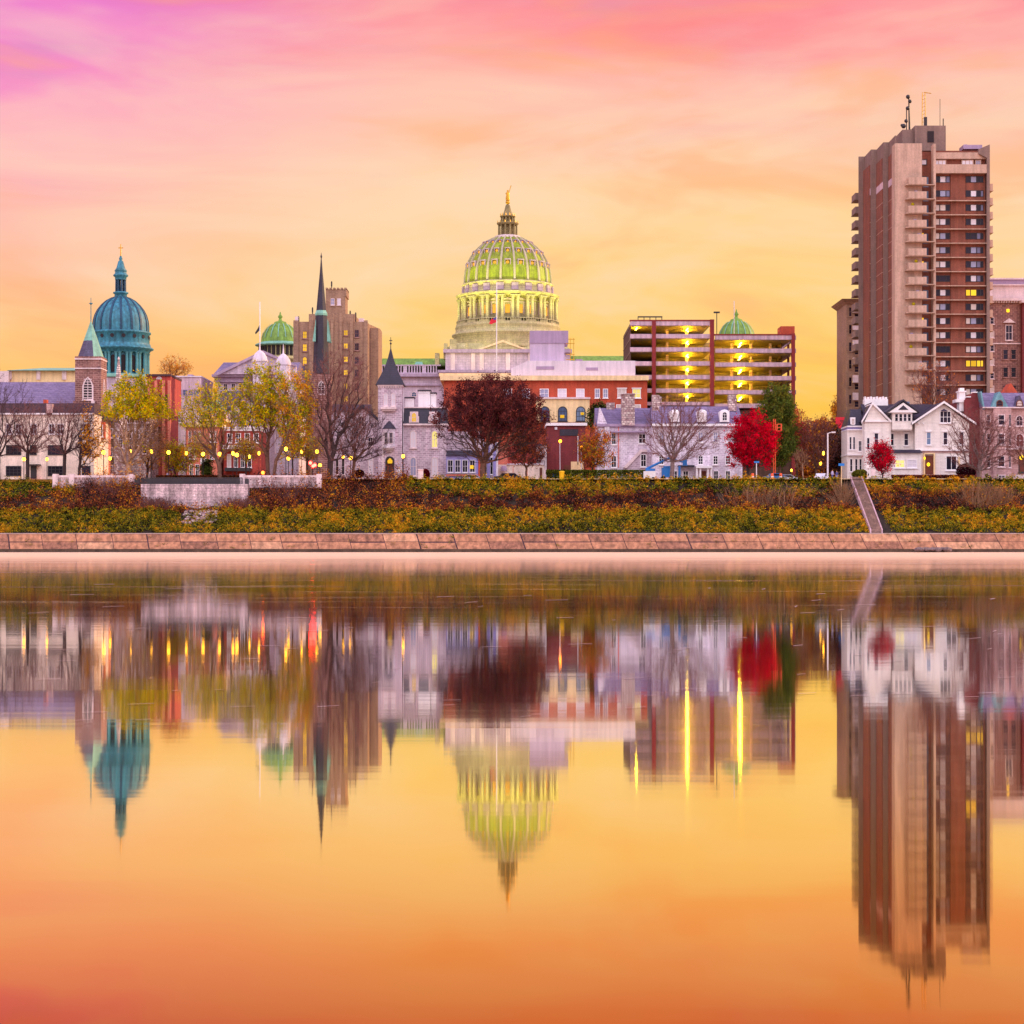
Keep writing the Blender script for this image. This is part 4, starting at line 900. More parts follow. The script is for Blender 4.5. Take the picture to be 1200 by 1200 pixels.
# dormer bay in the centre
b.box('dormer', T, 1044.5, 1067.6, 484, 503.6, -1.2, 4); b.poly('dormer_gable', 'paint_white', [(1039, 484), (1073, 484), (1056.4, 472.5)], -1.8, 3)
b.poly('dormer_roof', 'slate_dark', [(1037, 484.6), (1056.4, 470.6), (1075, 484.6), (1075, 482.8), (1056.4, 468.6), (1037, 482.8)], -2, 3.2)
b.poly('gable_vent', 'slate_dark', [(1050.4, 481), (1062.4, 481), (1056.4, 475.6)], -1.88, -1.803)
for i in range(4): b.win(1047+i*5, 1051.2+i*5, 485.2, 494.4, 'glass_dark', d=-1.203, nx=1, ny=2, sill=False)
b.frus('dormer_apron', T, 1046, 1066, -1., 1, 505, 1044.5, 1067.6, -1.2, 1, 503.6)
b.boxes('cornice', 'paint_white', [(1013, 1072, 493, 494.6, -.6, 0), (1070, 1134.4, 527.4, 528.8, -1.6, -1.203)]+[(1074+i*5.4, 1075.6+i*5.4, 495.6, 497.6, -1.6, -1.203) for i in range(2)])
b.box('stringcourse', 'pinkstone', 1077, 1134, 529, 531, -1.35, -1.203)
for x in (1084, 1103.5, 1122.6): b.win(x, x+5.4, 506.6, 521.8, 'glass_dark' if x > 1090 else 'glass_blue', d=-1.2, frame='paint_white', nx=1, hood=True)
for x in (1024, 1043.4, 1060.4): b.win(x, x+5.4, 507.4, 522, 'glass_dark', d=-.19 if x == 1024 else 1, frame='paint_white', nx=1, hood=True)
b.win(1099.4, 1113, 482, 496.4, 'glass_mid', d=-1.203, frame='paint_white', nx=3, ny=2); b.lathe('fanlight', 'slate', 1106.2, [(.3, 479), (4.6, 482)], -1.2, 12)
b.box('porch', T, 1043, 1076.6, 531.4, None, -2.4, .99); b.frus('porch_roof', 'slate_dark', 1041.6, 1077.6, -2.9, 1, 531.3, 1044, 1076, -1.9, 1, 527.5)
for x in (1045.6, 1059.8): b.win(x, x+12, 539, 549, 'glass_pale' if x > 1050 else 'lit_soft', d=-2.403, nx=2, ny=2, frame='paint_white')
b.win(1106.4, 1120, 534, 551.6, 'glass', d=-1.203, nx=2, ny=1, frame='paint_white', bw=.2)
b.box('door', 'door_wood', 1082, 1092, 534, 556, -1.4, -1.203); b.boxes('door_surround', 'cream_trim', [(1080.4, 1081.98, 532.6, 558, -1.7, -1.203), (1092.02, 1093.6, 532.6, 558, -1.7, -1.203), (1080.4, 1093.6, 531.2, 532.58, -1.7, -1.203)])
b.lathe('door_lamp', 'lit_strong', 1088, [(.4, 542), (1.8, 543.4), (1.7, 545.4), (.4, 546.4)], -1.9, 8); b.lathe('door_lamp', 'lit_strong', 1083.6, [(.4, 535.4), (1.1, 536.2), (1.0, 537.8), (.4, 538.6)], -1.9, 8)
b.boxes('step', 'pinkstone', [(1079, 1097, 557.4, 559.4, -3, -1.21), (1077, 1099, 559.4, None, -4, -1.21)])
b.boxes('shutter', 'cream_trim', [(1121.4, 1123, 536, 548, -1.4, -1.203)])
# left rear bays
b.box('bay', T, 996, 1013.6, 502.6, None, 3, 10); b.frus('bay_roof', 'slate_dark', 995.6, 1014, 2.6, 10, 498, 1002, 1014, 5, 9, 477.5)
b.boxes('bay_cornice', 'paint_white', [(995.4, 1014, 498, 499.6, 2.4, 10), (995.6, 1014, 502, 503.4, 2.5, 10), (995.4, 1014, 531.4, 533, 2.2, 10)]); b.box('bay_frieze', 'lilac_paint', 996.2, 1013.9, 499.6, 502, 2.8, 9.9)
b.box('dormer', 'paint_white', 999.6, 1005.4, 488, 498, 2.8, 6); b.win(1000.6, 1004.4, 489.4, 497, 'glass_mid', d=2.797, nx=1, sill=False)
for x in (998.4, 1002.6): b.win(x, x+2.6, 511, 526, 'glass_dark', d=3, nx=1, ny=2, frame='paint_white')
b.win(1009, 1013, 515.6, 528, 'glass', d=2.99, nx=2); b.win(1015.4, 1019, 513, 527, 'glass', d=-.193, nx=1)
for x in (999, 1005, 1010): b.win(x, x+3, 537, 552, 'glass', d=3, nx=1, frame='paint_white')
b.boxes('chimney', 'paint_white', [(1020.6, 1048.6, 464.6, 473, 7, 9)]+[(1021+i*3.6, 1022.6+i*3.6, 461.4+.6*(i % 2), 464.6, 7.2, 8.6) for i in range(8)])
b.boxes('chimney', 'paint_white', [(1124, 1131, 459, 482, -.2, 2), (1123, 1132, 458, 459.6, -.4, 2.2), (1119.4, 1134, 468, 471.6, -.5, 2.4), (1125, 1130, 454.6, 458, 0, 1.6)])
b.box('skylight', 'glass_blue', 1065, 1074.4, 467.6, 471.6, 7, 9)

# -- pink stone rowhouse
b = Bld('pink_rowhouse', 'pink stone row house with lilac slate roof and blue copper dormer gables', 'house', 382, 1170)
b.box('wall', 'pinkstone', 1151, 1215, 478, None, 0, 13); b.box('party_wall', 'brick_dark', 1133, 1150.9, 468, None, 2, 15)
b.poly('party_gable', 'brick_dark', [(1133, 468), (1150.9, 468), (1150.4, 459.6), (1143, 459.6)], 2, 14.9)
b.frus('roof', 'slate_lilac', 1150.6, 1216, -.4, 13.4, 478, 1149, 1216, 3, 10, 459)
b.poly('roof_edge', 'copper_blue', [(1148, 459), (1149.6, 459), (1153.4, 480), (1151.6, 480)], -.6, 3)
for x0, x1, yt, nm in ((1160, 1180.6, 459.4, 'glass_mid'), (1187.6, 1199.6, 463.6, 'glass_mid')):
    c = (x0+x1)/2
    b.poly('dormer', 'copper_blue' if x0 < 1170 else 'slate', [(x0, 477.2), (x1, 477.2), (c+.7, yt), (c-.7, yt)], -.7, 3)
    b.win(c-3.8, c+3.8, 469, 476.6, nm, d=-.703, arch='round', frame='door_wood', nx=1, ny=2, sill=False)
b.boxes('chimney', 'paint_white', [(1135, 1140.4, 463.6, 464.8, 1.8, 4), (1143, 1148.4, 458.2, 459.4, 1.8, 4)])
b.boxes('cornice', 'stone_trim', [(1150.6, 1215, 477.2, 478.6, -.9, -.4), (1176, 1215, 525.4, 527, -.9, -.003)])
b.box('bay', 'pinkstone', 1163, 1184, 478.7, None, -.8, -.003)
for y in (486, 508, 534):
    b.win(1168, 1176.4, y, y+13.4 if y > 500 else 499, 'glass', d=-.803, frame='stone_trim', nx=1); b.win(1181, 1183.4, y, y+14, 'glass_dark', d=-.803, frame='stone_trim', nx=1); b.win(1156, 1160.6, y, y+14, 'glass_dark', frame='stone_trim', nx=1)
b.win(1190, 1199, 486.6, 499.6, 'glass_dark', arch='round', frame='stone_trim'); b.win(1190, 1200, 508, 524, 'brick_dark', arch='round', frame='stone_trim')
b.win(1193.6, 1201, 534, 553.6, 'door_wood', frame='metal_dark', name='door', nx=1); b.lathe('door_lamp', 'lit_strong', 1197, [(.5, 533), (2.2, 535), (2, 537.4), (.5, 538.6)], -.9, 8)
b.boxes('step', 'stone_trim', [(1186, 1210, 557, None, -3, -.81)]); b.win(1168, 1177, 556.6, 562, 'glass_dark', d=-.803, frame='stone_trim')
b.poly('turret_roof', 'brick_orange', [(1185, 459), (1203, 459), (1194, 446)], 6, 10)
# ================================================================ SETTING
rng = np.random.default_rng(11)
def hermite(t): return t*t*(3-2*t)
def vnoise(x, y, seed=0):
    xi = np.floor(x).astype(int); yi = np.floor(y).astype(int); fx = hermite(x-xi); fy = hermite(y-yi)
    def h(a, b):
        n = (a*374761393+b*668265263+seed*1442695041) & 0x7fffffff; n = ((n ^ (n >> 13))*1274126177) & 0x7fffffff
        return ((n ^ (n >> 16)) & 0xffff)/65535.
    return (h(xi, yi)*(1-fx)+h(xi+1, yi)*fx)*(1-fy)+(h(xi, yi+1)*(1-fx)+h(xi+1, yi+1)*fx)*fy
def fbm(x, y, seed=0):
    return vnoise(x, y, seed)*.5+vnoise(x*2.1, y*2.1, seed+1)*.3+vnoise(x*4.3, y*4.3, seed+2)*.2
def npmesh(name, V, Fq, mats, mi=None, smooth=False, origin=(0,0,0)):
    """Fq: (n,k) int array"""
    me = bpy.data.meshes.new(name); V = np.asarray(V, float)-np.array(origin)
    n, kk = Fq.shape
    me.vertices.add(len(V)); me.vertices.foreach_set('co', V.ravel())
    me.loops.add(n*kk); me.loops.foreach_set('vertex_index', Fq.ravel().astype(np.int32))
    me.polygons.add(n); me.polygons.foreach_set('loop_start', (np.arange(n)*kk).astype(np.int32)); me.polygons.foreach_set('loop_total', np.full(n, kk, np.int32))
    for m_ in mats: me.materials.append(M(m_))
    if mi is not None: me.polygons.foreach_set('material_index', mi.astype(np.int32))
    me.polygons.foreach_set('use_smooth', np.full(n, smooth)); me.update(calc_edges=True); me.validate(); return me
def npobj(name, me, root=None, loc=None):
    o = bpy.data.objects.new(name, me); col.objects.link(o)
    if root: o.parent = root
    if loc is not None: o.location = loc
    return o
def leafquads(P, size, rngg, up=.25):
    n = len(P); a = rngg.normal(size=(n, 3)); a /= np.linalg.norm(a, axis=1)[:, None]
    c = rngg.normal(size=(n, 3)); c = np.cross(a, c); c /= np.linalg.norm(c, axis=1)[:, None]
    s = (size*rngg.uniform(.6, 1.3, n))[:, None]
    V = np.empty((n*4, 3)); V[0::4] = P-a*s*.5; V[1::4] = P+c*s*.32; V[2::4] = P+a*s*.5; V[3::4] = P-c*s*.32
    return V, np.arange(n*4).reshape(n, 4)

def tubes(P0, P1, R0, R1, n):
    d = P1-P0; L_ = np.linalg.norm(d, axis=1)[:, None]+1e-9; d = d/L_
    ref = np.where(np.abs(d[:, 2:3]) > .9, np.array([[1., 0, 0]]), np.array([[0, 0, 1.]]))
    u = np.cross(d, ref); u /= np.linalg.norm(u, axis=1)[:, None]; w = np.cross(d, u); N_ = len(P0)
    V = np.empty((N_, 2*n, 3))
    for q in range(n):
        a = 2*math.pi*q/n; o_ = u*math.cos(a)+w*math.sin(a)
        V[:, q] = P0+o_*R0[:, None]; V[:, n+q] = P1+o_*R1[:, None]
    b = (np.arange(N_)*2*n)[:, None]; Fs = []
    for q in range(n): Fs.append(np.concatenate([b+q, b+(q+1) % n, b+n+(q+1) % n, b+n+q], 1))
    return V.reshape(-1, 3), np.concatenate(Fs)
# ground
o = MB().add([(-3000, 359, G), (3000, 359, G), (3000, 9000, G), (-3000, 9000, G)], [(0,1,2,3)]).build('ground', 'ground_grass' if 'ground_grass' in MATS else 'roof_brown'); tag(o, kind='structure')
mat('grass_ground', S(120,104,44), var=.3, rgb2=S(150,116,60)); o.data.materials.clear(); o.data.materials.append(M('grass_ground'))
mat('asphalt', S(74,68,72), var=.15); mat('pavement_mat', S(186,160,156), var=.12)
mat('soil', S(40,26,20), var=.35, rgb2=S(50,36,20), scale=1.2)
o = MB().add([(-600, 371, G+.004), (600, 371, G+.004), (600, 381, G+.004), (-600, 381, G+.004)], [(0,1,2,3)]).build('street', 'asphalt'); tag(o, kind='structure')
o = MB().box(-600, 600, 381, 384, G+.008, G+.13).box(-600, 600, 369, 371, G+.008, G+.13).build('pavement', 'pavement_mat'); tag(o, kind='structure')
o = MB().add([(-600, 360.6, G+.02), (600, 360.6, G+.02), (600, 362.6, G+.02), (-600, 362.6, G+.02)], [(0,1,2,3)]).build('river_path', 'pavement_mat'); tag(o, kind='structure')
o = MB().box(PX(158, 358), PX(292, 358), 357.5, 369, G-1.6, G+.03).build('plaza', 'asphalt'); tag(o, kind='structure')
# bank sheet
def bank(x, t):
    """t 0..1 up the bank -> (y,z)"""
    px = 600+x*F/352
    top = G+.05-np.clip((110-px)/60, 0, 1)*.5
    y = 346+t*14.2
    z = 3.2+(top-3.2)*(np.where(t < .42, t/.42*.40, np.where(t < .5, .40+(t-.42)*.15, .412+(t-.5)/.5*.588)))
    dip = np.clip((px-160)/22, 0, 1)*np.clip((300-px)/22, 0, 1); z = np.where(dip > 0, z+(np.minimum(z, 7.7)-z)*dip*dip*(3-2*dip), z)
    z = z+(fbm(x*.35, t*5, 3)-.45)*.75*np.sin(np.pi*np.clip(t, 0, 1))**.5+(fbm(x*1.1, t*14, 9)-.5)*.35*np.sin(np.pi*t)**.5
    return y, z
xs = np.linspace(-220, 220, 700); ts = np.linspace(0, 1, 40)
XX, TT = np.meshgrid(xs, ts); YY, ZZ = bank(XX, TT)
V = np.stack([XX.ravel(), YY.ravel(), ZZ.ravel()], 1)
i, j = np.meshgrid(np.arange(39), np.arange(699), indexing='ij'); a = (i*700+j).ravel()
Fq = np.stack([a, a+1, a+701, a+700], 1)
me = npmesh('river_bank', V, Fq, ['soil'], smooth=True); o = npobj('river_bank', me); tag(o, kind='structure')
for sx in (-1, 1):   # bank far outside the frame
    o = MB().add([(sx*220, 346, 3.2), (sx*1500, 346, 3.2), (sx*1500, 360.2, G), (sx*220, 360.2, G)], [(0,1,2,3)]).build('river_bank', 'soil'); tag(o, kind='structure')
# ground cover: many small bushes, each a lumpy clump of leaves of its own hue
def cover(name, label, nb, tr, rad, nl, pal, zone, seed, size=.27, tall=None, drift=0.):
    g = np.random.default_rng(seed); x = g.uniform(-118, 118, nb); t = g.uniform(tr[0], tr[1], nb); px = 600+x*F/353
    kp = zone(px, t, x); x, t, px = x[kp], t[kp], px[kp]
    y, z = bank(x, t); r = g.uniform(rad[0], rad[1], len(x))*(.75+.6*fbm(x*.5, t*6, seed)); hgt = r*(.7+1.9*g.random(len(x))**2)
    if tall: hgt = hgt*tall(px, t)
    hue = fbm(x*.2, t*5, seed+5)*1.1-.07+g.normal(0, .17, len(x))+drift*(px-600)/600
    cnt = np.maximum(6, (nl*(r/rad[1])**2).astype(int)); I = np.repeat(np.arange(len(x)), cnt); n = len(I)
    u = g.normal(size=(n, 3)); u[:, 2] = np.abs(u[:, 2])*1.1+.05; u[:, 1] -= .25; u /= np.linalg.norm(u, axis=1)[:, None]
    sh = (1-.45*g.random(n)**2)[:, None]
    P = np.stack([x[I], y[I], z[I]], 1)+u*sh*np.stack([r[I], r[I]*.8, hgt[I]], 1)
    V, Q = leafquads(P, size, g); h = hue[I]+g.normal(0, .17, n)+(u[:, 2]-.5)*.12
    mi = np.clip((h*len(pal)).astype(int), 0, len(pal)-1)
    me = npmesh(name, V, Q, pal, mi); return tag(npobj(name, me), label, 'ground cover', kind='stuff')
stairx = lambda t: 1027-24*t          # pixel column of the stair along the bank
def off_stair(px, t): return np.abs(px-stairx(t)) > 12
def rubble_gap(px, t): return ~((px > 214) & (px < 252) & (t > .2) & (t < .46) & (fbm(px*.09, t*9, 2) > .38))
def wallgap(px, t): return ~((px > 176+26*fbm(px*.08+t*4, t*7, 5)) & (px < 288-30*fbm(px*.08, t*7, 6)) & (t > .47+.1*fbm(px*.1, px*0, 7)))
brt = lambda px, x: .62+.3*fbm(x*.12, x*0+3, 4)+.40*((px > 290) & (px < 475))+.4*((px > 82) & (px < 166))
cover('ivy', 'olive and yellow ivy covering the lower half of the river bank', 11000, (0, .46), (.3, .62), 32, ['leaf_dark', 'leaf_ivy', 'leaf_ivy', 'leaf_olive', 'leaf_olive', 'leaf_ochre', 'leaf_ochre'],
      lambda px, t, x: off_stair(px, t) & rubble_gap(px, t) & (t < .40+.06*fbm(x*.2, x*0, 8)), 3)
cover('brushwood', 'rust brown and orange brush in a belt along the middle of the bank', 9000, (.38, 1.0), (.35, .8), 34, ['leaf_maroon_dark', 'leaf_dark', 'leaf_maroon', 'leaf_brown', 'leaf_rust', 'leaf_rust', 'leaf_orange', 'leaf_ochre'],
      lambda px, t, x: off_stair(px, t) & wallgap(px, t) & (t < brt(px, x)), 5, tall=lambda px, t: 1+1.3*(((px > 290) & (px < 475)) | ((px > 82) & (px < 166))))
cover('hedge', 'green and gold low hedge growth along the top of the bank', 9000, (.6, 1.0), (.28, .6), 30, ['leaf_dark', 'leaf_ivy', 'leaf_green', 'leaf_olive', 'leaf_ochre', 'leaf_ochre'],
      lambda px, t, x: off_stair(px, t) & wallgap(px, t) & (t > brt(px, x)-.03), 8, tall=lambda px, t: 1.+.3*(px < 160))
def reeds(name, label, spots, n, hgt, m_, seed):
    g = np.random.default_rng(seed); A = []; B_ = []
    for (x0, x1, t0, t1) in spots:
        px = g.normal((x0+x1)/2, (x1-x0)/3.2, n); t = np.clip(g.uniform(t0, t1, n), 0, 1); y = 346+t*14.2; x = (px-600)/F*y; y, z = bank(x, t)
        a = np.stack([x, y, z], 1); d = np.stack([g.normal(0, .28, n)+(px-(x0+x1)/2)/(x1-x0)*.9, g.normal(0, .2, n)-.15, np.ones(n)], 1)
        A.append(a); B_.append(a+d*(hgt*g.uniform(.5, 1.2, n))[:, None])
    A = np.concatenate(A); B_ = np.concatenate(B_); V, Q = tubes(A, B_, np.full(len(A), .028), np.full(len(A), .012), 3)
    tag(npobj(name, npmesh(name, V, Q, [m_])), label, 'plants', kind='stuff')
# river wall: sloping concrete panels
def river_wall():
    root = empty('river_wall', (0, 341.5, 0), 'long sloping salmon concrete river wall with slanting joints at the water edge', 'river wall')
    mat('wall_concrete', S(190,134,98), var=.18, rgb2=S(166,110,82), streak=.4, scale=1.3); mat('wet_concrete', S(96,72,60), var=.4, rgb2=S(60,52,40))
    g = np.random.default_rng(4); m = MB(); x = -220.
    while x < 220:
        w = 5.65+g.uniform(-.5, .5); gp = .11+(.12 if g.random() < .17 else 0); sh = .85
        x1 = x+w-gp
        lv = [(341.2, .5), (342.4, 1.75), (343.4, 3.05)]
        for q in (0, 1):
            (ya, za), (yb, zb) = lv[q], lv[q+1]; o0 = sh*(1-q*.5); o1 = sh*(1-(q+1)*.5); jj = g.uniform(-.04, .04)
            y0 = ya+jj
            vs = [(x+o0, y0, za+.02), (x1+o0, y0, za+.02), (x1+o1, yb+jj, zb-.03), (x+o1, yb+jj, zb-.03), (x+o0, y0+.4, za+.02), (x1+o0, y0+.4, za+.02), (x1+o1, yb+.4, zb-.03), (x+o1, yb+.4, zb-.03)]
            m.add(vs, [(0,1,2,3), (0,4,5,1), (1,5,6,2), (2,6,7,3), (3,7,4,0)], int(g.choice([0, 0, 0, 1, 1, 2])))
        x += w
    mat('wall_concrete_dark', S(168,114,86), var=.3, rgb2=S(138,92,72), streak=.5, scale=.9); mat('wall_concrete_pale', S(208,156,118), var=.2, rgb2=S(186,130,98), streak=.4)
    m.build('panel_face', ['wall_concrete', 'wall_concrete_dark', 'wall_concrete_pale'], root)
    MB().box(-220, 220, 340.0, 341.2, -.6, .5).build('toe_beam', 'wet_concrete', root)
    MB().polyx([(341.25, -.6), (341.25, .35), (343.5, 3.0), (347, 3.0), (347, -.6)], -1500, 1500).build('core', 'roof_brown', root)
    MB().box(-220, 220, 343.38, 345.9, 3.03, 3.19).build('coping', 'pavement_mat', root)
river_wall()
# water
def water_mat():
    m, nt, out = nt_new('water'); L = nt.links.new
    p = N(nt, 'ShaderNodeBsdfGlossy')
    lw = N(nt, 'ShaderNodeLayerWeight', Blend=.5); cr = N(nt, 'ShaderNodeValToRGB'); e = cr.color_ramp.elements      # hand-set reflection tint by view angle, grading the near water darker and orange
    e[0].position = .0; e[0].color = (.10, .04, .02, 1); e[1].position = 1.; e[1].color = (.98, .98, .97, 1)
    for q, c in ((.6, (.40, .16, .05)), (.775, (.66, .34, .11)), (.81, (.84, .50, .19)), (.85, (.95, .74, .36)), (.89, (.98, .90, .68)), (.94, (.98, .97, .93))):
        w_ = e.new(q); w_.color = (*c, 1)
    L(lw.outputs['Facing'], cr.inputs[0]); L(cr.outputs[0], p.inputs['Color'])
    geo = N(nt, 'ShaderNodeNewGeometry'); sx = N(nt, 'ShaderNodeSeparateXYZ'); L(geo.outputs['Position'], sx.inputs[0])
    # breeze patches: long streaks across the river
    mp = N(nt, 'ShaderNodeMapping'); mp.inputs['Scale'].default_value = (.02, .35, 1); L(geo.outputs['Position'], mp.inputs['Vector'])
    n = N(nt, 'ShaderNodeTexNoise', Scale=1., Detail=5., Roughness=.6); L(mp.outputs[0], n.inputs['Vector'])
    mr = N(nt, 'ShaderNodeMapRange'); mr.inputs[1].default_value = .42; mr.inputs[2].default_value = .75; mr.inputs[3].default_value = .027; mr.inputs[4].default_value = .036
    L(n.outputs[0], mr.inputs[0])
    far = N(nt, 'ShaderNodeMapRange'); far.inputs[1].default_value = 140; far.inputs[2].default_value = 250; far.inputs[3].default_value = 0; far.inputs[4].default_value = .05; L(sx.outputs[1], far.inputs[0])
    ad = N(nt, 'ShaderNodeMath', operation='ADD'); L(mr.outputs[0], ad.inputs[0]); L(far.outputs[0], ad.inputs[1])
    mp3 = N(nt, 'ShaderNodeMapping'); mp3.inputs['Scale'].default_value = (.02, .30, 1); L(geo.outputs['Position'], mp3.inputs['Vector'])
    n3 = N(nt, 'ShaderNodeTexNoise', Scale=1., Detail=6., Roughness=.7); L(mp3.outputs[0], n3.inputs['Vector'])
    st = N(nt, 'ShaderNodeMapRange'); st.inputs[1].default_value = .57; st.inputs[2].default_value = .66; st.inputs[3].default_value = 0; st.inputs[4].default_value = .10; L(n3.outputs[0], st.inputs[0])
    nf = N(nt, 'ShaderNodeMapRange'); nf.inputs[1].default_value = 25; nf.inputs[2].default_value = 110; L(sx.outputs[1], nf.inputs[0])
    mm = N(nt, 'ShaderNodeMath', operation='MULTIPLY'); L(st.outputs[0], mm.inputs[0]); L(nf.outputs[0], mm.inputs[1])
    a2 = N(nt, 'ShaderNodeMath', operation='ADD'); L(ad.outputs[0], a2.inputs[0]); L(mm.outputs[0], a2.inputs[1]); L(a2.outputs[0], p.inputs['Roughness'])
    # swell
    mp2 = N(nt, 'ShaderNodeMapping'); mp2.inputs['Scale'].default_value = (.12, .9, 1); L(geo.outputs['Position'], mp2.inputs['Vector'])
    n2 = N(nt, 'ShaderNodeTexNoise', Scale=1., Detail=3.); L(mp2.outputs[0], n2.inputs['Vector'])
    bp = N(nt, 'ShaderNodeBump', Strength=.3, Distance=.004); L(n2.outputs[0], bp.inputs['Height']); L(bp.outputs[0], p.inputs['Normal'])
    p.inputs['Anisotropy'].default_value = .5; tv = N(nt, 'ShaderNodeCombineXYZ'); tv.inputs[0].default_value = 1.; L(tv.outputs[0], p.inputs['Tangent'])
    # bright far-shore reflection painted as cream diffuse, thinning to light streaks nearer by
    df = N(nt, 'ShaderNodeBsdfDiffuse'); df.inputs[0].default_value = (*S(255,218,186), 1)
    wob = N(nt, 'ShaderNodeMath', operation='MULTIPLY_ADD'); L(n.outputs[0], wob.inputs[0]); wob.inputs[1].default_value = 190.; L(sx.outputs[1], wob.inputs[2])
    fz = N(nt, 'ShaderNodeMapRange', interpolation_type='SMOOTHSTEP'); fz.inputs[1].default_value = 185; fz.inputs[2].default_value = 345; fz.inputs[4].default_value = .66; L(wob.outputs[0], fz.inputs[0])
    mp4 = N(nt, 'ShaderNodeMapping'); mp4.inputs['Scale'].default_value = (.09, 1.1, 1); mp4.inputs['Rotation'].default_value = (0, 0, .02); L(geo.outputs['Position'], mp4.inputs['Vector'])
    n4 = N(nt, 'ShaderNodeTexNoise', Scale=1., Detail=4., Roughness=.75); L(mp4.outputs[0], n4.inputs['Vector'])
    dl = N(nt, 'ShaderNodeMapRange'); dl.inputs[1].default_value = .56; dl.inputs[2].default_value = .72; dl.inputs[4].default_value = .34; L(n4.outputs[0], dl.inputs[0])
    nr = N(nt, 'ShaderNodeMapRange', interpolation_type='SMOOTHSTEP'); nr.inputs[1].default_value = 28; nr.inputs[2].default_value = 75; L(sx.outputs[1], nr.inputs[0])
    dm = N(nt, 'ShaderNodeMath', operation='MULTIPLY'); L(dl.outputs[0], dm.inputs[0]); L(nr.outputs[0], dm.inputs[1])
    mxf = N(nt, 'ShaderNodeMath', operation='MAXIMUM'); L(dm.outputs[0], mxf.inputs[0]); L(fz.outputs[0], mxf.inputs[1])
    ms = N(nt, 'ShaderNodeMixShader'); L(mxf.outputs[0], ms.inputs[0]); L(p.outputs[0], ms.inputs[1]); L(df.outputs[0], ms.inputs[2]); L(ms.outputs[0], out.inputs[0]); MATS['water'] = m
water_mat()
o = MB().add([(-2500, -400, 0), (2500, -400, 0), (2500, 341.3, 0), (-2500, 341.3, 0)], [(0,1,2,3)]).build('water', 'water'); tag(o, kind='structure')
g = np.random.default_rng(77); n = 90; D_ = 1/g.uniform(1/75, 1/17, n); x_ = (g.uniform(20, 1180, n)-600)/F*D_; m = MB()
for a_, d_ in zip(x_, D_):
    l_ = g.uniform(.001, .0062)*d_; w_ = .00028*d_*d_*.22; sl = g.uniform(.5, 3.2)*w_
    m.add([(a_-l_, d_-sl, .008), (a_+l_, d_+sl, .008), (a_+l_, d_+sl+w_, .008), (a_-l_, d_-sl+w_, .008)], [(0,1,2,3)])
mat('foam_skin', S(176,150,150), var=.2); tag(m.build('foam', 'foam_skin'), 'thin pale foam flecks drifting on the near water', 'foam', kind='stuff')
# weeds rooted in the wall joints and silt at its foot
P = []
for q in range(70):
    c = np.array([g.uniform(-120, 120), 341.3+g.random()*2, 0]); c[2] = .6+(c[1]-341.2)/2.2*2.5; P.append(c+g.normal(size=(26, 3))*np.array([.3, .06, .16]))
P = np.concatenate(P); V, Q = leafquads(P, .16, g); tag(npobj('weeds', npmesh('weeds', V, Q, ['leaf_olive', 'leaf_dark', 'leaf_green'], g.integers(0, 3, len(P)))), 'small weeds growing from the joints of the river wall', 'weeds', kind='stuff')
# stair down the bank
def staircase():
    root = empty('bank_staircase', (PX(1018, 352), 352, 3), 'straight concrete staircase with pale kerbs running down the bank', 'staircase')
    m = MB(); kk_ = {-1: MB(), 1: MB()}; n = 56
    for q in range(n):
        t0, t1 = q/n, (q+1)/n; y = 345.6+t0*14.6; y1 = 345.6+t1*14.6; z1 = 3.3+(G+.1-3.3)*t1+.35
        c = PX(stairx(t0), y); hw = .85
        m.box(c-hw, c+hw, y, y1+.02, z1-.9, z1)
        for sg in (-1, 1): kk_[sg].box(c+sg*(hw+.12)-.1, c+sg*(hw+.12)+.1, y, y1+.03, z1-.9, z1+.12)
    mat('stair_concrete', S(132,104,96), var=.35); m.build('steps', 'stair_concrete', root); [q_.build('kerb', 'concrete_band', root) for q_ in kk_.values()]
staircase()
# retaining wall + parapets
o = MB().box(PX(166, 356), PX(291, 356), 355.2, 361, PZ(612, 356), PZ(567.4, 356)).build('retaining_wall', 'old_wall'); tag(o, 'pale stone retaining wall set into the bank at left', 'retaining wall')
def railing(x0, x1, yt, yb, D, label):
    root = empty('railing', (PX((x0+x1)/2, D), D, PZ(yb, D)), label, 'railing')
    m = MB(); n = int((x1-x0)/1.5)
    for q in range(n+1):
        x = PX(x0+(x1-x0)*q/n, D); m.box(x-.06, x+.06, D-.06, D+.06, PZ(yb, D), PZ(yt, D))
    m.build('baluster', 'metal_dark', root)
    MB().box(PX(x0, D), PX(x1, D), D-.05, D+.05, PZ(yt, D), PZ(yt, D)+.13).box(PX(x0, D), PX(x1, D), D-.04, D+.04, PZ(yb, D)+.1, PZ(yb, D)+.16).build('rail', 'metal_dark', root)
railing(161, 284, 560.4, 567.2, 356.4, 'dark iron railing on top of the pale retaining wall')
def parapet(x0, x1, yt, yb, D, piers, label):
    root = empty('parapet_wall', (PX((x0+x1)/2, D), D, PZ(yb, D)), label, 'parapet')
    MB().box(PX(x0, D), PX(x1, D), D, D+.5, PZ(yb, D), PZ(yt+2.6, D)).build('panel', 'old_wall', root)
    MB().box(PX(x0, D)-.1, PX(x1, D)+.1, D-.12, D+.62, PZ(yt+2.6, D)+.004, PZ(yt, D)).build('coping', 'stone_trim', root)
    for p in piers: MB().box(PX(p-3, D), PX(p+3, D), D-.3, D+.8, PZ(yb, D), PZ(yt-1.6, D)).build('pier', 'stone_trim', root)
parapet(62, 158, 557, 572, 358.6, (65, 84, 153), 'pale stone parapet with square piers behind the rusty brush at far left')
parapet(282, 376, 557, 572, 357.6, (284, 374), 'pale stone parapet right of the iron railing')
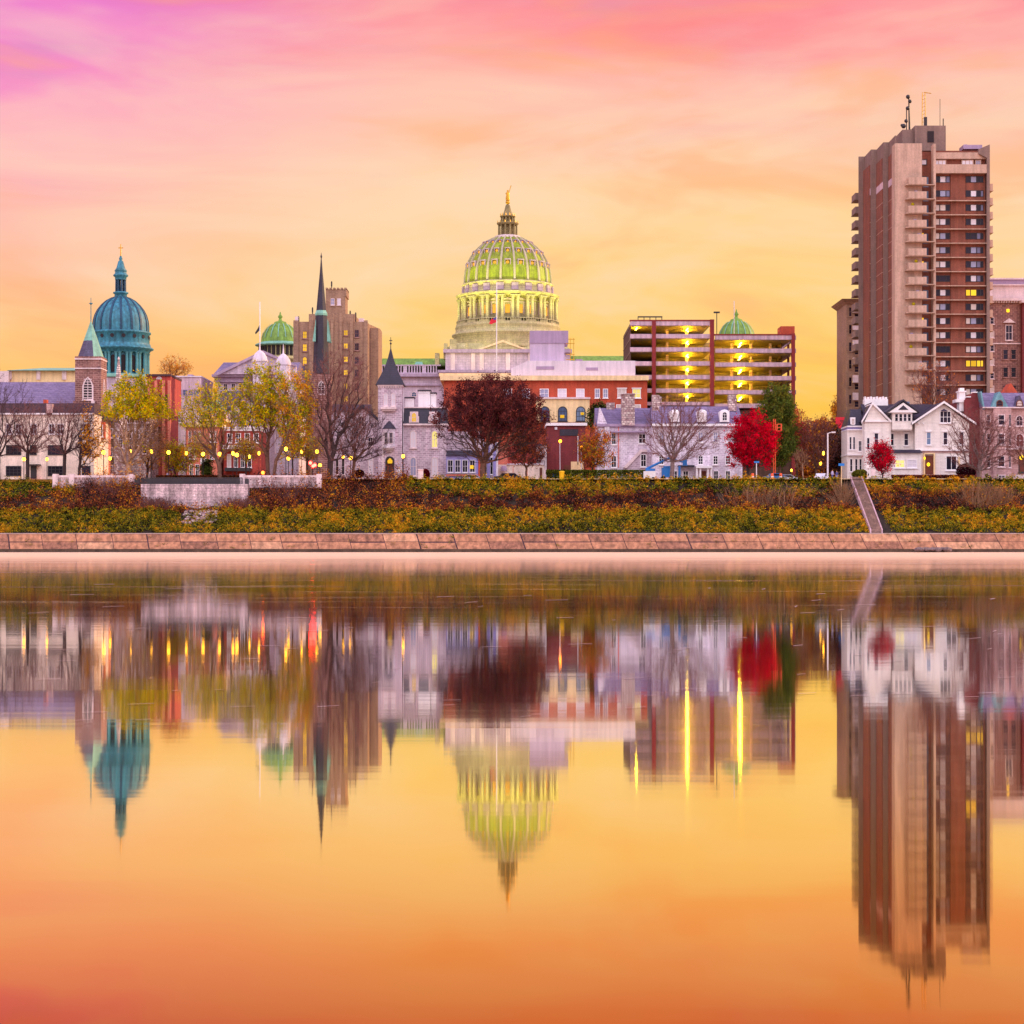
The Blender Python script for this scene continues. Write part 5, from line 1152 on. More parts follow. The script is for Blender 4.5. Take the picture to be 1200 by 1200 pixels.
reeds('reeds', 'tan dry reeds and bare canes standing on the right part of the bank', [(1128, 1158, .5, .8), (1150, 1185, .55, .75), (860, 935, .5, .75), (980, 996, .5, .8)], 420, 2., 'twig_tan', 4)
reeds('bare_brush', 'pinkish bare brush at both ends of the pale retaining wall', [(168, 196, .45, .62), (266, 296, .45, .7), (100, 150, .7, .95), (310, 370, .6, .9)], 700, 1.5, 'twig_red', 5)
# rubble patch
def rocks(name, label, cat, x0, x1, D0, D1, zf, n, r, mname, seed):
    g = random.Random(seed); m = MB()
    for q in range(n):
        x = PX(g.uniform(x0, x1), D0); y = g.uniform(D0, D1); z = zf(x, y); rr = g.uniform(.5, 1.2)*r
        pr = [(max(.01, rr*math.sin(math.pi*i/4)*g.uniform(.8, 1.2)), z-rr*.6*math.cos(math.pi*i/4)) for i in range(5)]
        m.lathe(x, y, pr, 6, 0, False, g.uniform(0, 6))
    return tag(m.build(name, mname), label, cat, kind='stuff')
rocks('rubble', 'pale broken stones spilled below the retaining wall', 'rubble', 214, 252, 348.5, 352.5, lambda x, y: float(bank(np.array([x]), np.array([(y-346)/14.2]))[1][0])+.1, 150, .42, 'rubble', 5)
rocks('rock_pile', 'small grey rock pile breaking the water beside the river wall', 'rocks', 1077, 1114, 335.6, 339.2, lambda x, y: .45, 80, .6, 'bark_grey', 6)

# ================================================================ TREES
def tree(name, label, bx, D, cx, cy, rx, ry, fork, n=420, bark='bark_brown', twig='twig_dark', leaves=None, nl=0, ls=.3, bf=.6, tr=None,
         seed=1, group=None, clump=.5, tw=5, twl=1.05, env=None, cat='tree', base=None, leafz=None, lobes=.22, twr=.021):
    k = D/F; g = np.random.default_rng(seed*77+5)
    if leaves: tw = min(tw, 4); nl = int(nl*1.45); ls = ls*1.1
    zb = G if base is None else base
    B = np.array([PX(bx, D), D, zb]); C = np.array([PX(cx, D), D, PZ(cy, D)]); RX, RY, RZ = rx*k, rx*k*.8, ry*k
    fz = PZ(fork, D); FK = B+(C-B)*.12*np.array([1, 0, 0]); FK[2] = fz
    # points in an uneven crown
    u = g.normal(size=(n*3, 3)); u /= np.linalg.norm(u, axis=1)[:, None]; r = g.random(n*3)**(1/2.4)
    lob = np.zeros(len(u))
    for q in range(9):
        c = g.normal(size=3); c /= np.linalg.norm(c); lob += np.exp(-((1-(u@c))/.12))*g.uniform(-.5, 1)
    rr = r*(1+lobes*np.clip(lob, -1, 1))
    P = C+u*rr[:, None]*np.array([RX, RY, RZ])
    if env: P = P[[env(600+p[0]/k, HOR-(p[2]-HC)/k) for p in P]]
    P = P[P[:, 2] > min(fz+.3, C[2])-.2]
    hd = np.hypot(P[:, 0]-FK[0], P[:, 1]-FK[1]); P = P[(P[:, 2]-fz) > .28*hd-.6][:n]
    P = P[np.argsort(np.linalg.norm(P-FK, axis=1))]
    cap = len(P)*6+40; nodes = np.zeros((cap, 3)); par = np.full(cap, -1); pl = np.zeros(cap)
    nodes[0] = B; cnt = 1; nt_ = 5
    for q in range(1, nt_+1):
        nodes[cnt] = B+(FK-B)*q/nt_+np.array([g.normal()*.06, 0, 0])*(q < nt_)*k*5; par[cnt] = cnt-1; pl[cnt] = pl[cnt-1]; cnt += 1
    i0 = cnt-1; tips = []
    for p in P:
        cand = nodes[i0:cnt]; d = np.linalg.norm(cand-p, axis=1); c_ = d+bf*pl[i0:cnt]+np.where(cand[:, 2] > p[2]+.5, 1.5, 0)
        j_ = i0+int(np.argmin(c_)); L_ = np.linalg.norm(nodes[j_]-p); steps = max(1, int(L_/(.9+.5*(L_ > 4))))
        a0 = nodes[j_].copy(); prev = j_; bend = np.array([0, 0, -.015*L_])
        for q in range(1, steps+1):
            t = q/steps; pp = a0+(p-a0)*t+bend*math.sin(math.pi*t)+g.normal(size=3)*.05*(q < steps)
            if cnt >= cap: break
            nodes[cnt] = pp; par[cnt] = prev; pl[cnt] = pl[prev]+np.linalg.norm(nodes[cnt]-nodes[prev]); prev = cnt; cnt += 1
        tips.append(prev)
    nodes = nodes[:cnt]; par = par[:cnt]
    rad = np.zeros(cnt); child = np.zeros(cnt); E = 2.35
    for q in range(cnt-1, 0, -1):
        if rad[q] == 0: rad[q] = .021**E
        rad[par[q]] += rad[q]
    rad = rad**(1/E)
    tr = tr or max(.16, ry*k*.055); rad = .021+(rad-.021)*(tr-.021)/(rad[1:6].max()-.021+1e-9); rad[0] = tr*1.25
    idx = np.arange(1, cnt); pi = par[idx]
    thick = rad[idx] > .07
    root = empty(name, tuple(B), label, cat, group)
    V1, F1 = tubes(nodes[pi[thick]], nodes[idx[thick]], np.minimum(rad[pi[thick]], rad[idx[thick]]*1.5), rad[idx[thick]], 6)
    npobj('trunk', npmesh('trunk', V1, F1, [bark], smooth=True, origin=B), root)
    th = ~thick
    A0, A1, Ra, Rb = nodes[pi[th]], nodes[idx[th]], np.minimum(rad[pi[th]], rad[idx[th]]*1.5), rad[idx[th]]
    # twigs
    src = idx[(rad[idx] < .12)]; T0 = []; T1 = []
    base_ = np.repeat(src, tw); bp_ = nodes[par[base_]]; dr_ = nodes[base_]-bp_; dr_ /= np.linalg.norm(dr_, axis=1)[:, None]+1e-9
    st = bp_+(nodes[base_]-bp_)*g.random(len(base_))[:, None]
    dd = dr_*.7+g.normal(size=dr_.shape)*.55; dd[:, 2] += .25; dd /= np.linalg.norm(dd, axis=1)[:, None]
    en = st+dd*(twl*g.uniform(.4, 1.2, len(st)))[:, None]
    V2, F2 = tubes(np.concatenate([A0, st]), np.concatenate([A1, en]), np.concatenate([Ra, np.full(len(st), twr)]), np.concatenate([Rb, np.full(len(st), twr*.5)]), 3)
    npobj('branches', npmesh('branches', V2, F2, [twig], origin=B), root)
    if leaves:
        s_ = np.concatenate([en, (st+en)/2]); w_ = fbm(s_[:, 0]*1.0+seed, s_[:, 2]*1.0, seed)
        if leafz is not None: w_ = w_+np.array([leafz(600+q_[0]/k, HOR-(q_[2]-HC)/k) for q_ in s_])
        keep = w_ > clump-.0
        s_ = s_[keep]
        if len(s_) == 0: return root
        pick = g.integers(0, len(s_), nl); Pl = s_[pick]+g.normal(size=(nl, 3))*.28
        Vl, Fl = leafquads(Pl, ls, g)
        hue = fbm(Pl[:, 0]*.8, Pl[:, 2]*.8, seed+3)*1.1-.05+g.normal(0, .18, nl)
        mi = np.clip((hue*len(leaves)).astype(int), 0, len(leaves)-1)
        npobj('crown', npmesh('crown', Vl, Fl, leaves, mi, origin=B), root)
    return root

YG = ['leaf_green', 'leaf_lime', 'leaf_yellow', 'leaf_lime']
tree('bare_tree', 'dark bare tree cut by the left edge of the photo', -2, 368, -2, 490, 38, 55, 535, 300, 'bark_dark', 'twig_dark', seed=1, tr=.35)
tree('bare_tree', 'reddish twigged bare tree before the door of the white block', 32.5, 368, 33, 506, 34, 36, 531, 380, 'bark_dark', 'twig_red', seed=2, tr=.34, bf=.75)
tree('bare_tree', 'dark leaning bare tree before the white block, second from the left edge group', 75, 367, 82, 505, 33, 40, 532, 340, 'bark_dark', 'twig_red', seed=3, tr=.32, bf=.75)
tree('bare_tree', 'bare tree with orange leaf tufts beside the pale block corner', 92, 366, 102, 512, 22, 40, 548, 260, 'bark_dark', 'twig_dark', ['leaf_orange', 'leaf_ochre', 'leaf_amber'], 900, .3, seed=4, clump=.62, tr=.28, leafz=lambda x, y: .2 if x > 98 and y < 540 else -.3)
tree('yellow_topped_tree', 'tall pale limbed tree with yellow and lime crown before the steeple', 150, 364, 160, 493, 43, 56, 545, 620, 'bark_pale', 'twig_tan', YG, 7200, .32, seed=5, clump=.55, tr=.5, bf=.7, leafz=lambda x, y: (.25 if y < 490 and (x > 122) else -.25))
tree('park_tree', 'small low tree with fading yellow green leaves by the red hall', 205, 376, 208, 537, 24, 20, 552, 220, 'bark_dark', 'twig_tan', ['leaf_brown', 'leaf_lime', 'leaf_ochre'], 3000, .26, seed=6, clump=.4)
tree('yellow_tree', 'forked tree with thin yellow green leaves before the salmon row house', 258, 362, 248, 488, 42, 42, 545, 420, 'bark_brown', 'twig_tan', ['leaf_green', 'leaf_lime', 'leaf_yellow', 'leaf_lime'], 4200, .3, seed=7, clump=.5, bf=.8, tr=.42, leafz=lambda x, y: (.15 if y < 500 else -.3))
tree('yellow_tree', 'tall upright tree with a ragged lime yellow crown before the twin domed church', 314, 364, 308, 473, 32, 50, 535, 560, 'bark_brown', 'twig_tan', YG, 6200, .32, seed=8, clump=.52, bf=.7, tr=.4, leafz=lambda x, y: (.1 if y < 500 else -.3))
tree('yellow_tree', 'slender tree leaning right with orange and lime leaves, left of the big bare tree', 320, 361, 347, 480, 23, 46, 540, 400, 'bark_brown', 'twig_tan', ['leaf_green', 'leaf_lime', 'leaf_ochre', 'leaf_ochre'], 5200, .3, seed=9, clump=.44, bf=.75, tr=.3, leafz=lambda x, y: (.2 if x > 350 and y > 465 else 0))
for q, (x, y) in enumerate(((343, 545), (360, 548), (288, 548), (238, 545))):
    tree('park_tree', ('small brown park tree behind the right parapet', 'small yellowing park tree left of the red signal', 'low brown tree beside the white porch roof', 'low tree under the salmon row house windows')[q], x, 386+q*4, x, y-22, 17, 16, y-8, 160, 'bark_dark', 'twig_tan', ['leaf_brown', 'leaf_ochre', 'leaf_lime', 'leaf_tan'], 1400, .25, seed=30+q, clump=.42)
tree('bare_tree', 'largest bare tree with fine red brown crown before the stepped office', 386, 362, 396, 473, 46, 72, 540, 1050, 'bark_dark', 'twig_red', seed=10, tr=.55, bf=.65, tw=5)
tree('bare_tree', 'smaller spreading bare tree before the stone mansion', 414, 366, 422, 513, 38, 40, 540, 520, 'bark_brown', 'twig_dark', seed=11, tr=.3, bf=.7)
tree('maroon_tree', 'broad maroon leaved tree with fanning limbs in the centre', 565, 363, 576, 497, 71, 58, 543, 1100, 'bark_brown', 'bark_dark', ['leaf_maroon_dark', 'leaf_maroon', 'leaf_maroon', 'leaf_maroon_light'], 30000, .27, seed=12, clump=.37, leafz=lambda x, y: (0 if y < 488 else -.011*(y-488)), tr=.6, bf=.6, lobes=.12)
tree('young_tree', 'young brown tree with a wineglass shape right of the maroon tree', 617, 366, 616, 518, 28, 30, 548, 300, 'bark_brown', 'twig_dark', ['leaf_maroon', 'leaf_rust', 'leaf_brown'], 3400, .26, seed=13, clump=.42, tr=.22, bf=.75)
tree('orange_tree', 'small orange leaved tree before the limestone house', 694, 370, 698, 526, 23, 24, 548, 260, 'bark_dark', 'twig_dark', ['leaf_rust', 'leaf_rust', 'leaf_orange', 'leaf_olive'], 3600, .26, seed=14, clump=.46, tr=.2)
tree('bare_tree', 'wide pale bare tree in front of the white house and blue lift', 787, 364, 798, 508, 52, 48, 541, 620, 'bark_grey', 'twig_red', seed=15, tr=.42, bf=.7, twl=.9)
tree('crimson_tree', 'large bright crimson rounded tree before the white house', 876, 372, 879, 519, 30, 37, 548, 420, 'bark_dark', 'bark_dark', ['leaf_crimson_dark', 'leaf_crimson', 'leaf_crimson', 'leaf_crimson'], 12500, .28, seed=16, clump=.42, tr=.3, lobes=.42)
tree('pine_tree', 'dark green pine between the crimson tree and the parking garage corner', 914, 392, 909, 505, 23, 57, 545, 520, 'bark_brown', 'bark_brown', ['leaf_pine', 'leaf_pine', 'leaf_pine_light'], 20000, .34, seed=17, clump=.3, tr=.3, lobes=.3)
tree('pink_tree', 'pinkish red leaved tree in front of the garage corner', 934, 400, 934, 508, 16, 34, 545, 260, 'bark_brown', 'twig_red', ['leaf_pink', 'leaf_rust', 'leaf_pink', 'leaf_orange'], 3400, .28, seed=18, clump=.4, tr=.2)
tree('bare_tree', 'brown bare street tree left of the tall white lamp post', 956, 396, 957, 520, 26, 36, 550, 420, 'bark_brown', 'twig_red', ['leaf_brown', 'leaf_rust'], 1500, .24, seed=19, clump=.45, tr=.25)
tree('bare_tree', 'dark tangled tree under the red billboard', 981, 402, 982, 534, 17, 29, 556, 380, 'bark_dark', 'twig_dark', ['leaf_maroon_dark', 'leaf_dark', 'leaf_maroon'], 3600, .26, seed=20, clump=.3, tr=.2)
tree('sapling', 'thin pale trunked sapling right of the pine', 941, 375, 938, 540, 9, 16, 552, 60, 'bark_pale', 'twig_tan', seed=21, tr=.14)
tree('crimson_tree', 'small bright crimson tree before the Victorian house', 1034, 368, 1034, 535, 15.5, 19, 556, 240, 'bark_dark', 'bark_dark', ['leaf_crimson_dark', 'leaf_crimson', 'leaf_crimson'], 4200, .24, seed=22, clump=.4, tr=.14, lobes=.4)
tree('bare_tree', 'dense bare tree between the Victorian house and the pink row house', 1147, 366, 1148, 517, 42, 42, 552, 760, 'bark_grey', 'twig_red', seed=23, tr=.45, bf=.6, tw=5)
tree('bare_tree', 'orange twigged bare tree behind the Victorian roof against the tower', 1092, 405, 1096, 455, 32, 33, 482, 420, 'bark_brown', 'twig_red', ['leaf_rust', 'leaf_orange'], 700, .24, seed=24, clump=.5, tr=.25)
tree('bare_tree', 'bare tree reaching in at the right edge before the pink row house', 1204, 366, 1200, 520, 22, 36, 548, 240, 'bark_brown', 'twig_red', seed=25, tr=.25)
tree('bare_tree', 'golden backlit bare tree on the skyline beside the teal cathedral dome', 203, 600, 205, 431, 20, 14, 446, 300, 'bark_brown', 'twig_tan', ['leaf_ochre', 'leaf_orange'], 900, .35, seed=26, clump=.4, tr=.3, tw=3)
tree('evergreen_tree', 'dark evergreen tree in front of the brick office beside the slate roof', 702, 420, 702, 492, 13, 20, 505, 160, 'bark_dark', 'bark_dark', ['leaf_pine', 'leaf_dark', 'leaf_pine'], 5200, .32, seed=27, clump=.1, tr=.2)
tree('orange_tree', 'orange backlit tree on the skyline left of the cornice block', 985, 560, 984, 480, 10, 18, 495, 160, 'bark_brown', 'twig_red', ['leaf_orange', 'leaf_ochre', 'leaf_rust'], 1500, .4, seed=28, clump=.35, tr=.2)
tree('conifer', 'small dark conifer in front of the salmon row house', 242, 384, 242, 551, 5, 11, 561, 60, 'bark_dark', 'bark_dark', ['leaf_pine', 'leaf_dark'], 2600, .24, seed=29, clump=.0, tr=.12, lobes=.05)
tree('bare_tree', 'slim bare tree with many upright shoots beside the yellow tree', 172, 372, 178, 520, 20, 34, 552, 240, 'bark_dark', 'twig_tan', ['leaf_ochre', 'leaf_brown'], 900, .25, seed=36, clump=.5, tr=.2)
for q, (x, y, r, h, p_, lb) in enumerate(((421, 555, 6, 5, 'leaf_purple', 'round purple shrub before the mansion left wing'), (498, 556, 6, 7, 'leaf_crimson_dark', 'dark red shrub between the mansion ground floor windows'), (1132, 552, 12, 9, 'leaf_purple', 'dome shaped dark purple shrub beside the Victorian house'), (474, 560, 3, 5, 'leaf_pine', 'little dark green shrub by the mansion downpipe'), (1008, 556, 10, 6, 'leaf_pine_light', 'low green shrubs under the Victorian left bays'))):
    D = 378; k = D/F; g = np.random.default_rng(90+q); n = int(420*r); u = g.normal(size=(n, 3)); u /= np.linalg.norm(u, axis=1)[:, None]
    P = np.array([PX(x, D), D, PZ(y, D)])+u*(g.random(n)**.25)[:, None]*np.array([r*k, r*k*.7, h*k]); P = P[P[:, 2] > G]
    V, Q = leafquads(P, .22, g); B = (PX(x, D), D, G)
    tag(npobj('shrub', npmesh('shrub', V, Q, [p_, 'leaf_dark'], (g.random(len(P)) < .25).astype(int), origin=B), None, B), lb, 'shrub')
for q, (x0, x1, y0, pal, lb) in enumerate(((640, 757, 550.6, ['leaf_pine', 'leaf_dark', 'leaf_green'], 'clipped dark hedge before the red garage and limestone house'), (1045, 1140, 556.6, ['leaf_maroon', 'leaf_maroon_dark', 'leaf_rust'], 'low reddish hedge before the Victorian house'), (183, 300, 557, ['leaf_brown', 'leaf_dark', 'leaf_rust'], 'low brown hedge behind the iron railing'))):
    D = 368; g = np.random.default_rng(70+q); n = int((x1-x0)*110); P = np.stack([g.uniform(PX(x0, D), PX(x1, D), n), D+g.uniform(-.8, .8, n), G+g.random(n)**.6*(PZ(y0, D)-G)], 1)
    V, Q = leafquads(P, .22, g); mi = g.integers(0, 3, n)
    tag(npobj('hedge', npmesh('hedge', V, Q, pal, mi)), lb, 'hedge')
# saplings on the bank
for q, (x, yb) in enumerate(((876, 590), (884, 592), (913, 594), (919, 596), (928, 598), (1140, 588), (1146, 590))):
    D = 354; t = (598-yb)/60*.5+.45; y, z = bank(np.array([PX(x, 353)]), np.array([t]))
    tree('sapling', ('thin pale sapling on the bank, leftmost of its row', 'thin pale sapling on the bank, second of its row', 'thin sapling on the bank below the blue car', 'thin sapling below the park lamp, mid bank', 'thin sapling on the bank, rightmost of its row', 'thin sapling rising among reeds right of the staircase', 'pale sapling beside the reeds right of the staircase')[q],
         x, float(y[0]), x+1.5, yb-20, 3.5, 15, yb-12, 9, 'bark_pale', 'twig_tan', seed=50+q, tr=.07, base=float(z[0]), group='saplings on the bank', twl=.5, tw=2)
# far woods
g = np.random.default_rng(123); Ps = []
for x0, x1, yc in ((905, 1015, 492), (140, 265, 470), (-30, 60, 500)):
    n = int((x1-x0)*330); D = g.uniform(690, 720, n); x = (g.uniform(x0, x1, n)-600)/F*705; top = PZ(yc, 705)-G+9*(fbm(x*.12, x*0+2, 3)-.5)+5*(fbm(x*.5, x*0+2, 6)-.5)
    Ps.append(np.stack([x, D, G+g.random(n)**.75*top], 1))
P = np.concatenate(Ps); V, Q = leafquads(P, 1.1, g)
tag(npobj('woodland', npmesh('woodland', V, Q, ['leaf_brown', 'leaf_orange', 'leaf_rust', 'leaf_ochre', 'leaf_brown'], g.integers(0, 5, len(P)))), 'far autumn woods filling the skyline gap beside the garage', 'woods', kind='stuff')

# ================================================================ STREET FURNITURE
def lamp_master():
    root = empty('street_lamp', (0, 0, G), 'x', 'street lamp', 'lit park and street lamps')
    MB().lathe(0, 0, [(.22, 0), (.22, .3), (.12, .5), (.07, .9), (.055, 4.6), (.12, 4.7), (.16, 4.8)], 8).build('pole', 'metal_dark', root, origin=None)
    for c in root.children: c.location = (0, 0, 0)
    for c in root.children:
        for v in c.data.vertices: v.co.z += G
    m = MB().lathe(0, 0, [(.10, 4.82), (.27, 4.98), (.3, 5.2), (.24, 5.42), (.1, 5.52)], 10); o = m.build('lantern', 'lamp_glow', root)
    for v in o.data.vertices: v.co.z += G
    o.location = (0, 0, 0)
    m = MB().lathe(0, 0, [(.3, 5.53), (.16, 5.66), (.04, 5.8)], 10); o = m.build('lamp_cap', 'metal_dark', root)
    for v in o.data.vertices: v.co.z += G
    o.location = (0, 0, 0); return root
lm = lamp_master()
LAMPS = [(28,538,'before the bare tree and door at far left'), (55,538,'on a thin pole before the white block, second from left'), (121.5,530,'brighter lamp before the dark townhouse'), (129,537,'lower lamp of the pair by the dark townhouse'),
 (153,529,'dim lamp within the trunk of the yellow topped tree'), (177.5,529,'before the foot of the red brick hall'), (197.5,530,'over the low park tree by the red hall'), (218.5,531,'at the side of the salmon row house'), (238,532,'before the white doorway of the salmon row house'),
 (257.5,532,'against the forked yellow tree trunk'), (273,531,'bright lamp before the red townhouse porch'), (277.5,533,'small lamp right beside the bright porch lamp'), (292.3,535,'faint lamp under the red townhouse corner'), (303.5,531,'brightest park lamp left of the upright yellow tree'),
 (335,526,'upper lamp above the right parapet'), (338,537,'lower orange glowing lamp above the right parapet'), (353.5,529,'faint lamp behind the brown park trees'), (371.5,529,'lamp left of the big bare trunk'), (375,545,'low lamp beside the red signal'),
 (402,535,'before the mansion left wing'), (411,536.5,'behind the smaller spreading bare tree trunk'), (472.5,534.5,'before the mansion tower corner'), (927.5,551,'low lamp behind the crimson tree'), (961.5,543,'lamp deep in the side street by the tall white pole'), (965,531,'tiny lamp high in the side street trees')]
for q, (px, py, lb) in enumerate(LAMPS):
    D = min(16.45*F/(HOR-py), 398 if px < 150 else 425 if px < 380 else 386 if px < 600 else 430)
    D = max(D, 358)
    if px in (28, 55): D = 386
    if 150 < px < 380: D = min(D, 412)
    o = lm if q == 0 else copy_tree(lm); h = PZ(py, D)-G; s_ = h/5.2
    o.location = (PX(px, D), D, G); o['label'] = 'lit yellow street lamp '+lb
    o.scale = (1, 1, s_)
    w_ = (1.15, .85, 1.25, 1., .7, .95, 1.1, .8, 1.05)[q % 9]; w_ = .65 if px in (292.3, 353.5, 965, 153) else w_; o.scale = (w_, w_, s_)
for c in [c for c in lm.children]: pass
for px, py, D, lb in ((656.5, 517, 405, 'tall orange sodium lamp on a pale pole before the red brick garage'), (681.5, 524, 400, 'orange lamp beside the small orange tree')):
    r_ = empty('sodium_lamp', (PX(px, D), D, G), lb, 'street lamp')
    MB().tube((PX(px, D), D, G), (PX(px-.4, D), D, PZ(py+1, D)), .1, .07).build('pole', 'metal_white', r_)
    MB().sph((PX(px, D), D-.1, PZ(py, D)), .3, 0, 10).build('lantern', 'lamp_orange', r_)
# signals
for px, py, D, mt, lb, lens in ((366, 545, 372, 'signal_red', 'traffic signal showing bright red before the big bare tree', [(-2, -2.4), (1.2, 1.2), (3.2, .2)]), (308.5, 554, 372, 'signal_amber', 'low orange red signal above the right parapet', [(0, 0)])):
    r_ = empty('traffic_signal', (PX(px, D), D, G), lb, 'traffic signal')
    MB().tube((PX(px, D), D, G), (PX(px, D), D, PZ(py-4, D)), .09).build('pole', 'metal_dark', r_)
    for dx, dy in lens:
        MB().box(PX(px+dx-1.1, D), PX(px+dx+1.1, D), D-.35, D-.05, PZ(py+dy+3.2, D), PZ(py+dy-1.6, D)).build('housing', 'metal_dark', r_)
        MB().sph((PX(px+dx, D), D-.42, PZ(py+dy, D)), .3, 0, 10).build('lens', mt, r_)
# tall cobra lamp
r_ = empty('tall_lamp_post', (PX(970, 363), 363, G), 'tall pale grey street light post with curved arm by the staircase', 'street light')
MB().tube((PX(970, 363), 363, G), (PX(970, 363), 363, PZ(507.5, 363)), .17, .12, 8).lathe(PX(970, 363), 363, [(.3, G), (.3, G+.5), (.18, G+.6)], 8).build('pole', 'metal_white', r_)
MB().tube((PX(970, 363), 363, PZ(508, 363)), (PX(975, 363), 363, PZ(506.4, 363)), .07).build('arm', 'metal_white', r_)
MB().box(PX(974.6, 363), PX(979, 363), 362.8, 363.2, PZ(507.4, 363), PZ(505.8, 363)).build('lamp_head', 'metal_white', r_)
# white poles
for x, yt, D, lb in ((448.5, 507, 366, 'white flagpole without flag before the mansion tower'), (886.4, 541, 364, 'short pale pole right of the crimson tree trunk'), (1016.5, 545, 364, 'thin white sign pole left of the tan notice board'), (1022, 543, 372, 'thin pale pole by the small crimson tree')):
    o = MB().tube((0, 0, 0), (0, 0, PZ(yt, D)-G), .1, .06, 8).build('pole', 'metal_white'); o.location = (PX(x, D), D, G); tag(o, lb, 'pole')
def sign(name, px, yt, yb, w, D, m_, lb, base=G, polem='metal_white', split=0):
    r_ = empty(name, (PX(px, D), D, base), lb, 'sign')
    MB().tube((PX(px, D), D, base), (PX(px, D), D, PZ(yt, D)), .07).build('pole', polem, r_)
    MB().box(PX(px-w/2, D), PX(px+w/2, D), D-.12, D-.075, PZ(yb, D), PZ(yt, D)).build('board', m_, r_)
sign('street_sign', 986, 543, 546, 7, 357.5, 'blue_paint', 'blue street sign on a thin tan pole by the staircase', G-1.6, 'cream_trim')
sign('street_sign', 886.6, 540.5, 542.5, 6, 364, 'blue_paint', 'small blue sign on a pale pole beside the crimson tree')
sign('notice_board', 1023, 549.5, 557.5, 5.6, 364, 'stone_trim', 'tan notice board at the head of the staircase')
sign('notice_board', 467, 549.5, 557.5, 4.4, 382, 'paint_white', 'white notice board beside the mansion door')
sign('info_board', 1016.5, 545, 548, 2.6, 362.5, 'paint_white', 'small white sign before the small crimson tree')
o = MB().box(PX(490, 361), PX(496, 361), 360.8, 361.6, G, PZ(551, 361)).box(PX(489.6, 361), PX(496.4, 361), 360.6, 361.8, PZ(551, 361)+.002, PZ(550, 361)).build('utility_cabinet', 'stone_trim'); tag(o, 'pale utility cabinet on the path before the mansion windows', 'cabinet')
o = MB().lathe(PX(658.4, 360), 360, [(.42, G-.3), (.45, G+1.2), (.5, G+1.3), (.5, G+1.42), (.3, G+1.5)], 12).build('waste_bin', 'yellow_paint'); tag(o, 'bright yellow bin at the top of the bank', 'bin')
# red billboard
r_ = empty('billboard', (PX(982, 408), 408, G), 'bright red billboard on dark posts beside the Victorian house', 'billboard')
MB().box(PX(979, 408), PX(994.5, 408), 407.7, 408, PZ(497, 408), PZ(489, 408)).box(PX(981.5, 408), PX(994, 408), 407.75, 408, PZ(502, 408), PZ(497.4, 408)).build('board', 'red_paint', r_)
for x in (982, 992): MB().tube((PX(x, 408), 408.1, G), (PX(x, 408), 408.1, PZ(490, 408)), .14).build('post', 'metal_dark', r_)
MB().box(PX(984, 408), PX(990, 408), 407.66, 407.69, PZ(494, 408), PZ(492.6, 408)).box(PX(985, 408), PX(991, 408), 407.66, 407.69, PZ(495.6, 408), PZ(495, 408)).build('marking', 'brick_dark', r_)
# fence line at path edge
m = MB()
r_ = empty('kerb_rail', (0, 360.4, G), 'low pale kerb rail along the top of the bank', 'kerb')
MB().box(PX(380, 360.4), PX(1240, 360.4), 360.3, 360.5, G-.1, G+.16).build('rail', 'cream_trim', r_)

# ================================================================ VEHICLES
def car(px, D, body, label, L_=4.5, rz=0., h=1.45, cat='car', van=False):
    root = empty('parked_car' if not van else 'parked_van', (0, 0, 0), label, cat, 'vehicles parked along the street')
    hl = L_/2
    prof = [(-hl, .35), (-hl, .8), (-hl+.1, .92), (-hl+.9, .98), (-hl+1.45, h), (hl-1.2, h), (hl-.5, .98), (hl-.05, .9), (hl, .6), (hl, .35)] if not van else [(-hl, .35), (-hl, 1.1), (-hl+.6, 1.25), (-hl+1., h), (hl-.1, h), (hl, h-.15), (hl, .35)]
    MB().poly(prof, -.86, .86).build('body', body, root, origin=(0,0,0))
    gl = [(-hl+1.0, 1.0), (-hl+1.5, h-.08), (hl-1.25, h-.08), (hl-.7, 1.0)] if not van else [(-hl+.75, 1.25), (-hl+1.05, h-.15), (-hl+2., h-.15), (-hl+2., 1.25)]
    MB().poly(gl, -.875, .875).build('window', 'glass_dark', root, origin=(0,0,0))
    for sx in (-1, 1):
        for sy in (-1, 1):
            w = MB(); x = sx*(hl-.8); w.tube((x, sy*.7, .33), (x, sy*.9, .33), .33, .33, 14); wo = w.build('wheel', 'rubber', root, origin=(0,0,0))
            MB().tube((x, sy*.9, .33), (x, sy*.91, .33), .2, .2, 10).build('rim', 'metal_white', wo, origin=(0,0,0))
    for sy in (-1, 1): MB().box(-hl-.02, -hl+.05, sy*.6-.15, sy*.6+.15, .62, .78).build('headlight', 'metal_white', root, origin=(0,0,0)); MB().box(hl-.05, hl+.02, sy*.6-.15, sy*.6+.15, .65, .8).build('tail_light', 'car_red', root, origin=(0,0,0))
    root.location = (PX(px, D), D, G+.01); root.rotation_euler.z = rz; return root
car(595, 372.5, 'car_dark', 'dark sedan parked in front of the salmon building', 5., 0., 1.5)
car(552, 379, 'car_white', 'pale car half hidden behind the maroon tree trunk', 4.4)
car(908, 371.8, 'car_blue', 'blue car with pale roof behind the crimson tree', 4.2, R(20))
car(920.5, 379, 'car_white', 'white car beyond the low lamp right of the crimson tree', 4.2, R(8))
car(962.5, 372, 'car_white', 'white car at the side street mouth by the tall lamp post', 4., R(70))
car(268, 380, 'car_dark', 'dark car under the red townhouse awning', 4.4)
car(655, 390, 'car_dark', 'dark pickup like car with blue load before the red garage', 4.4)
o = MB().box(-1.2, .6, -.7, .7, 1.0, 1.75).build('crate', 'blue_paint', origin=None); o.location = (PX(655, 390), 390, G+.3); tag(o, 'blue crate on the dark car before the red garage', 'crate')
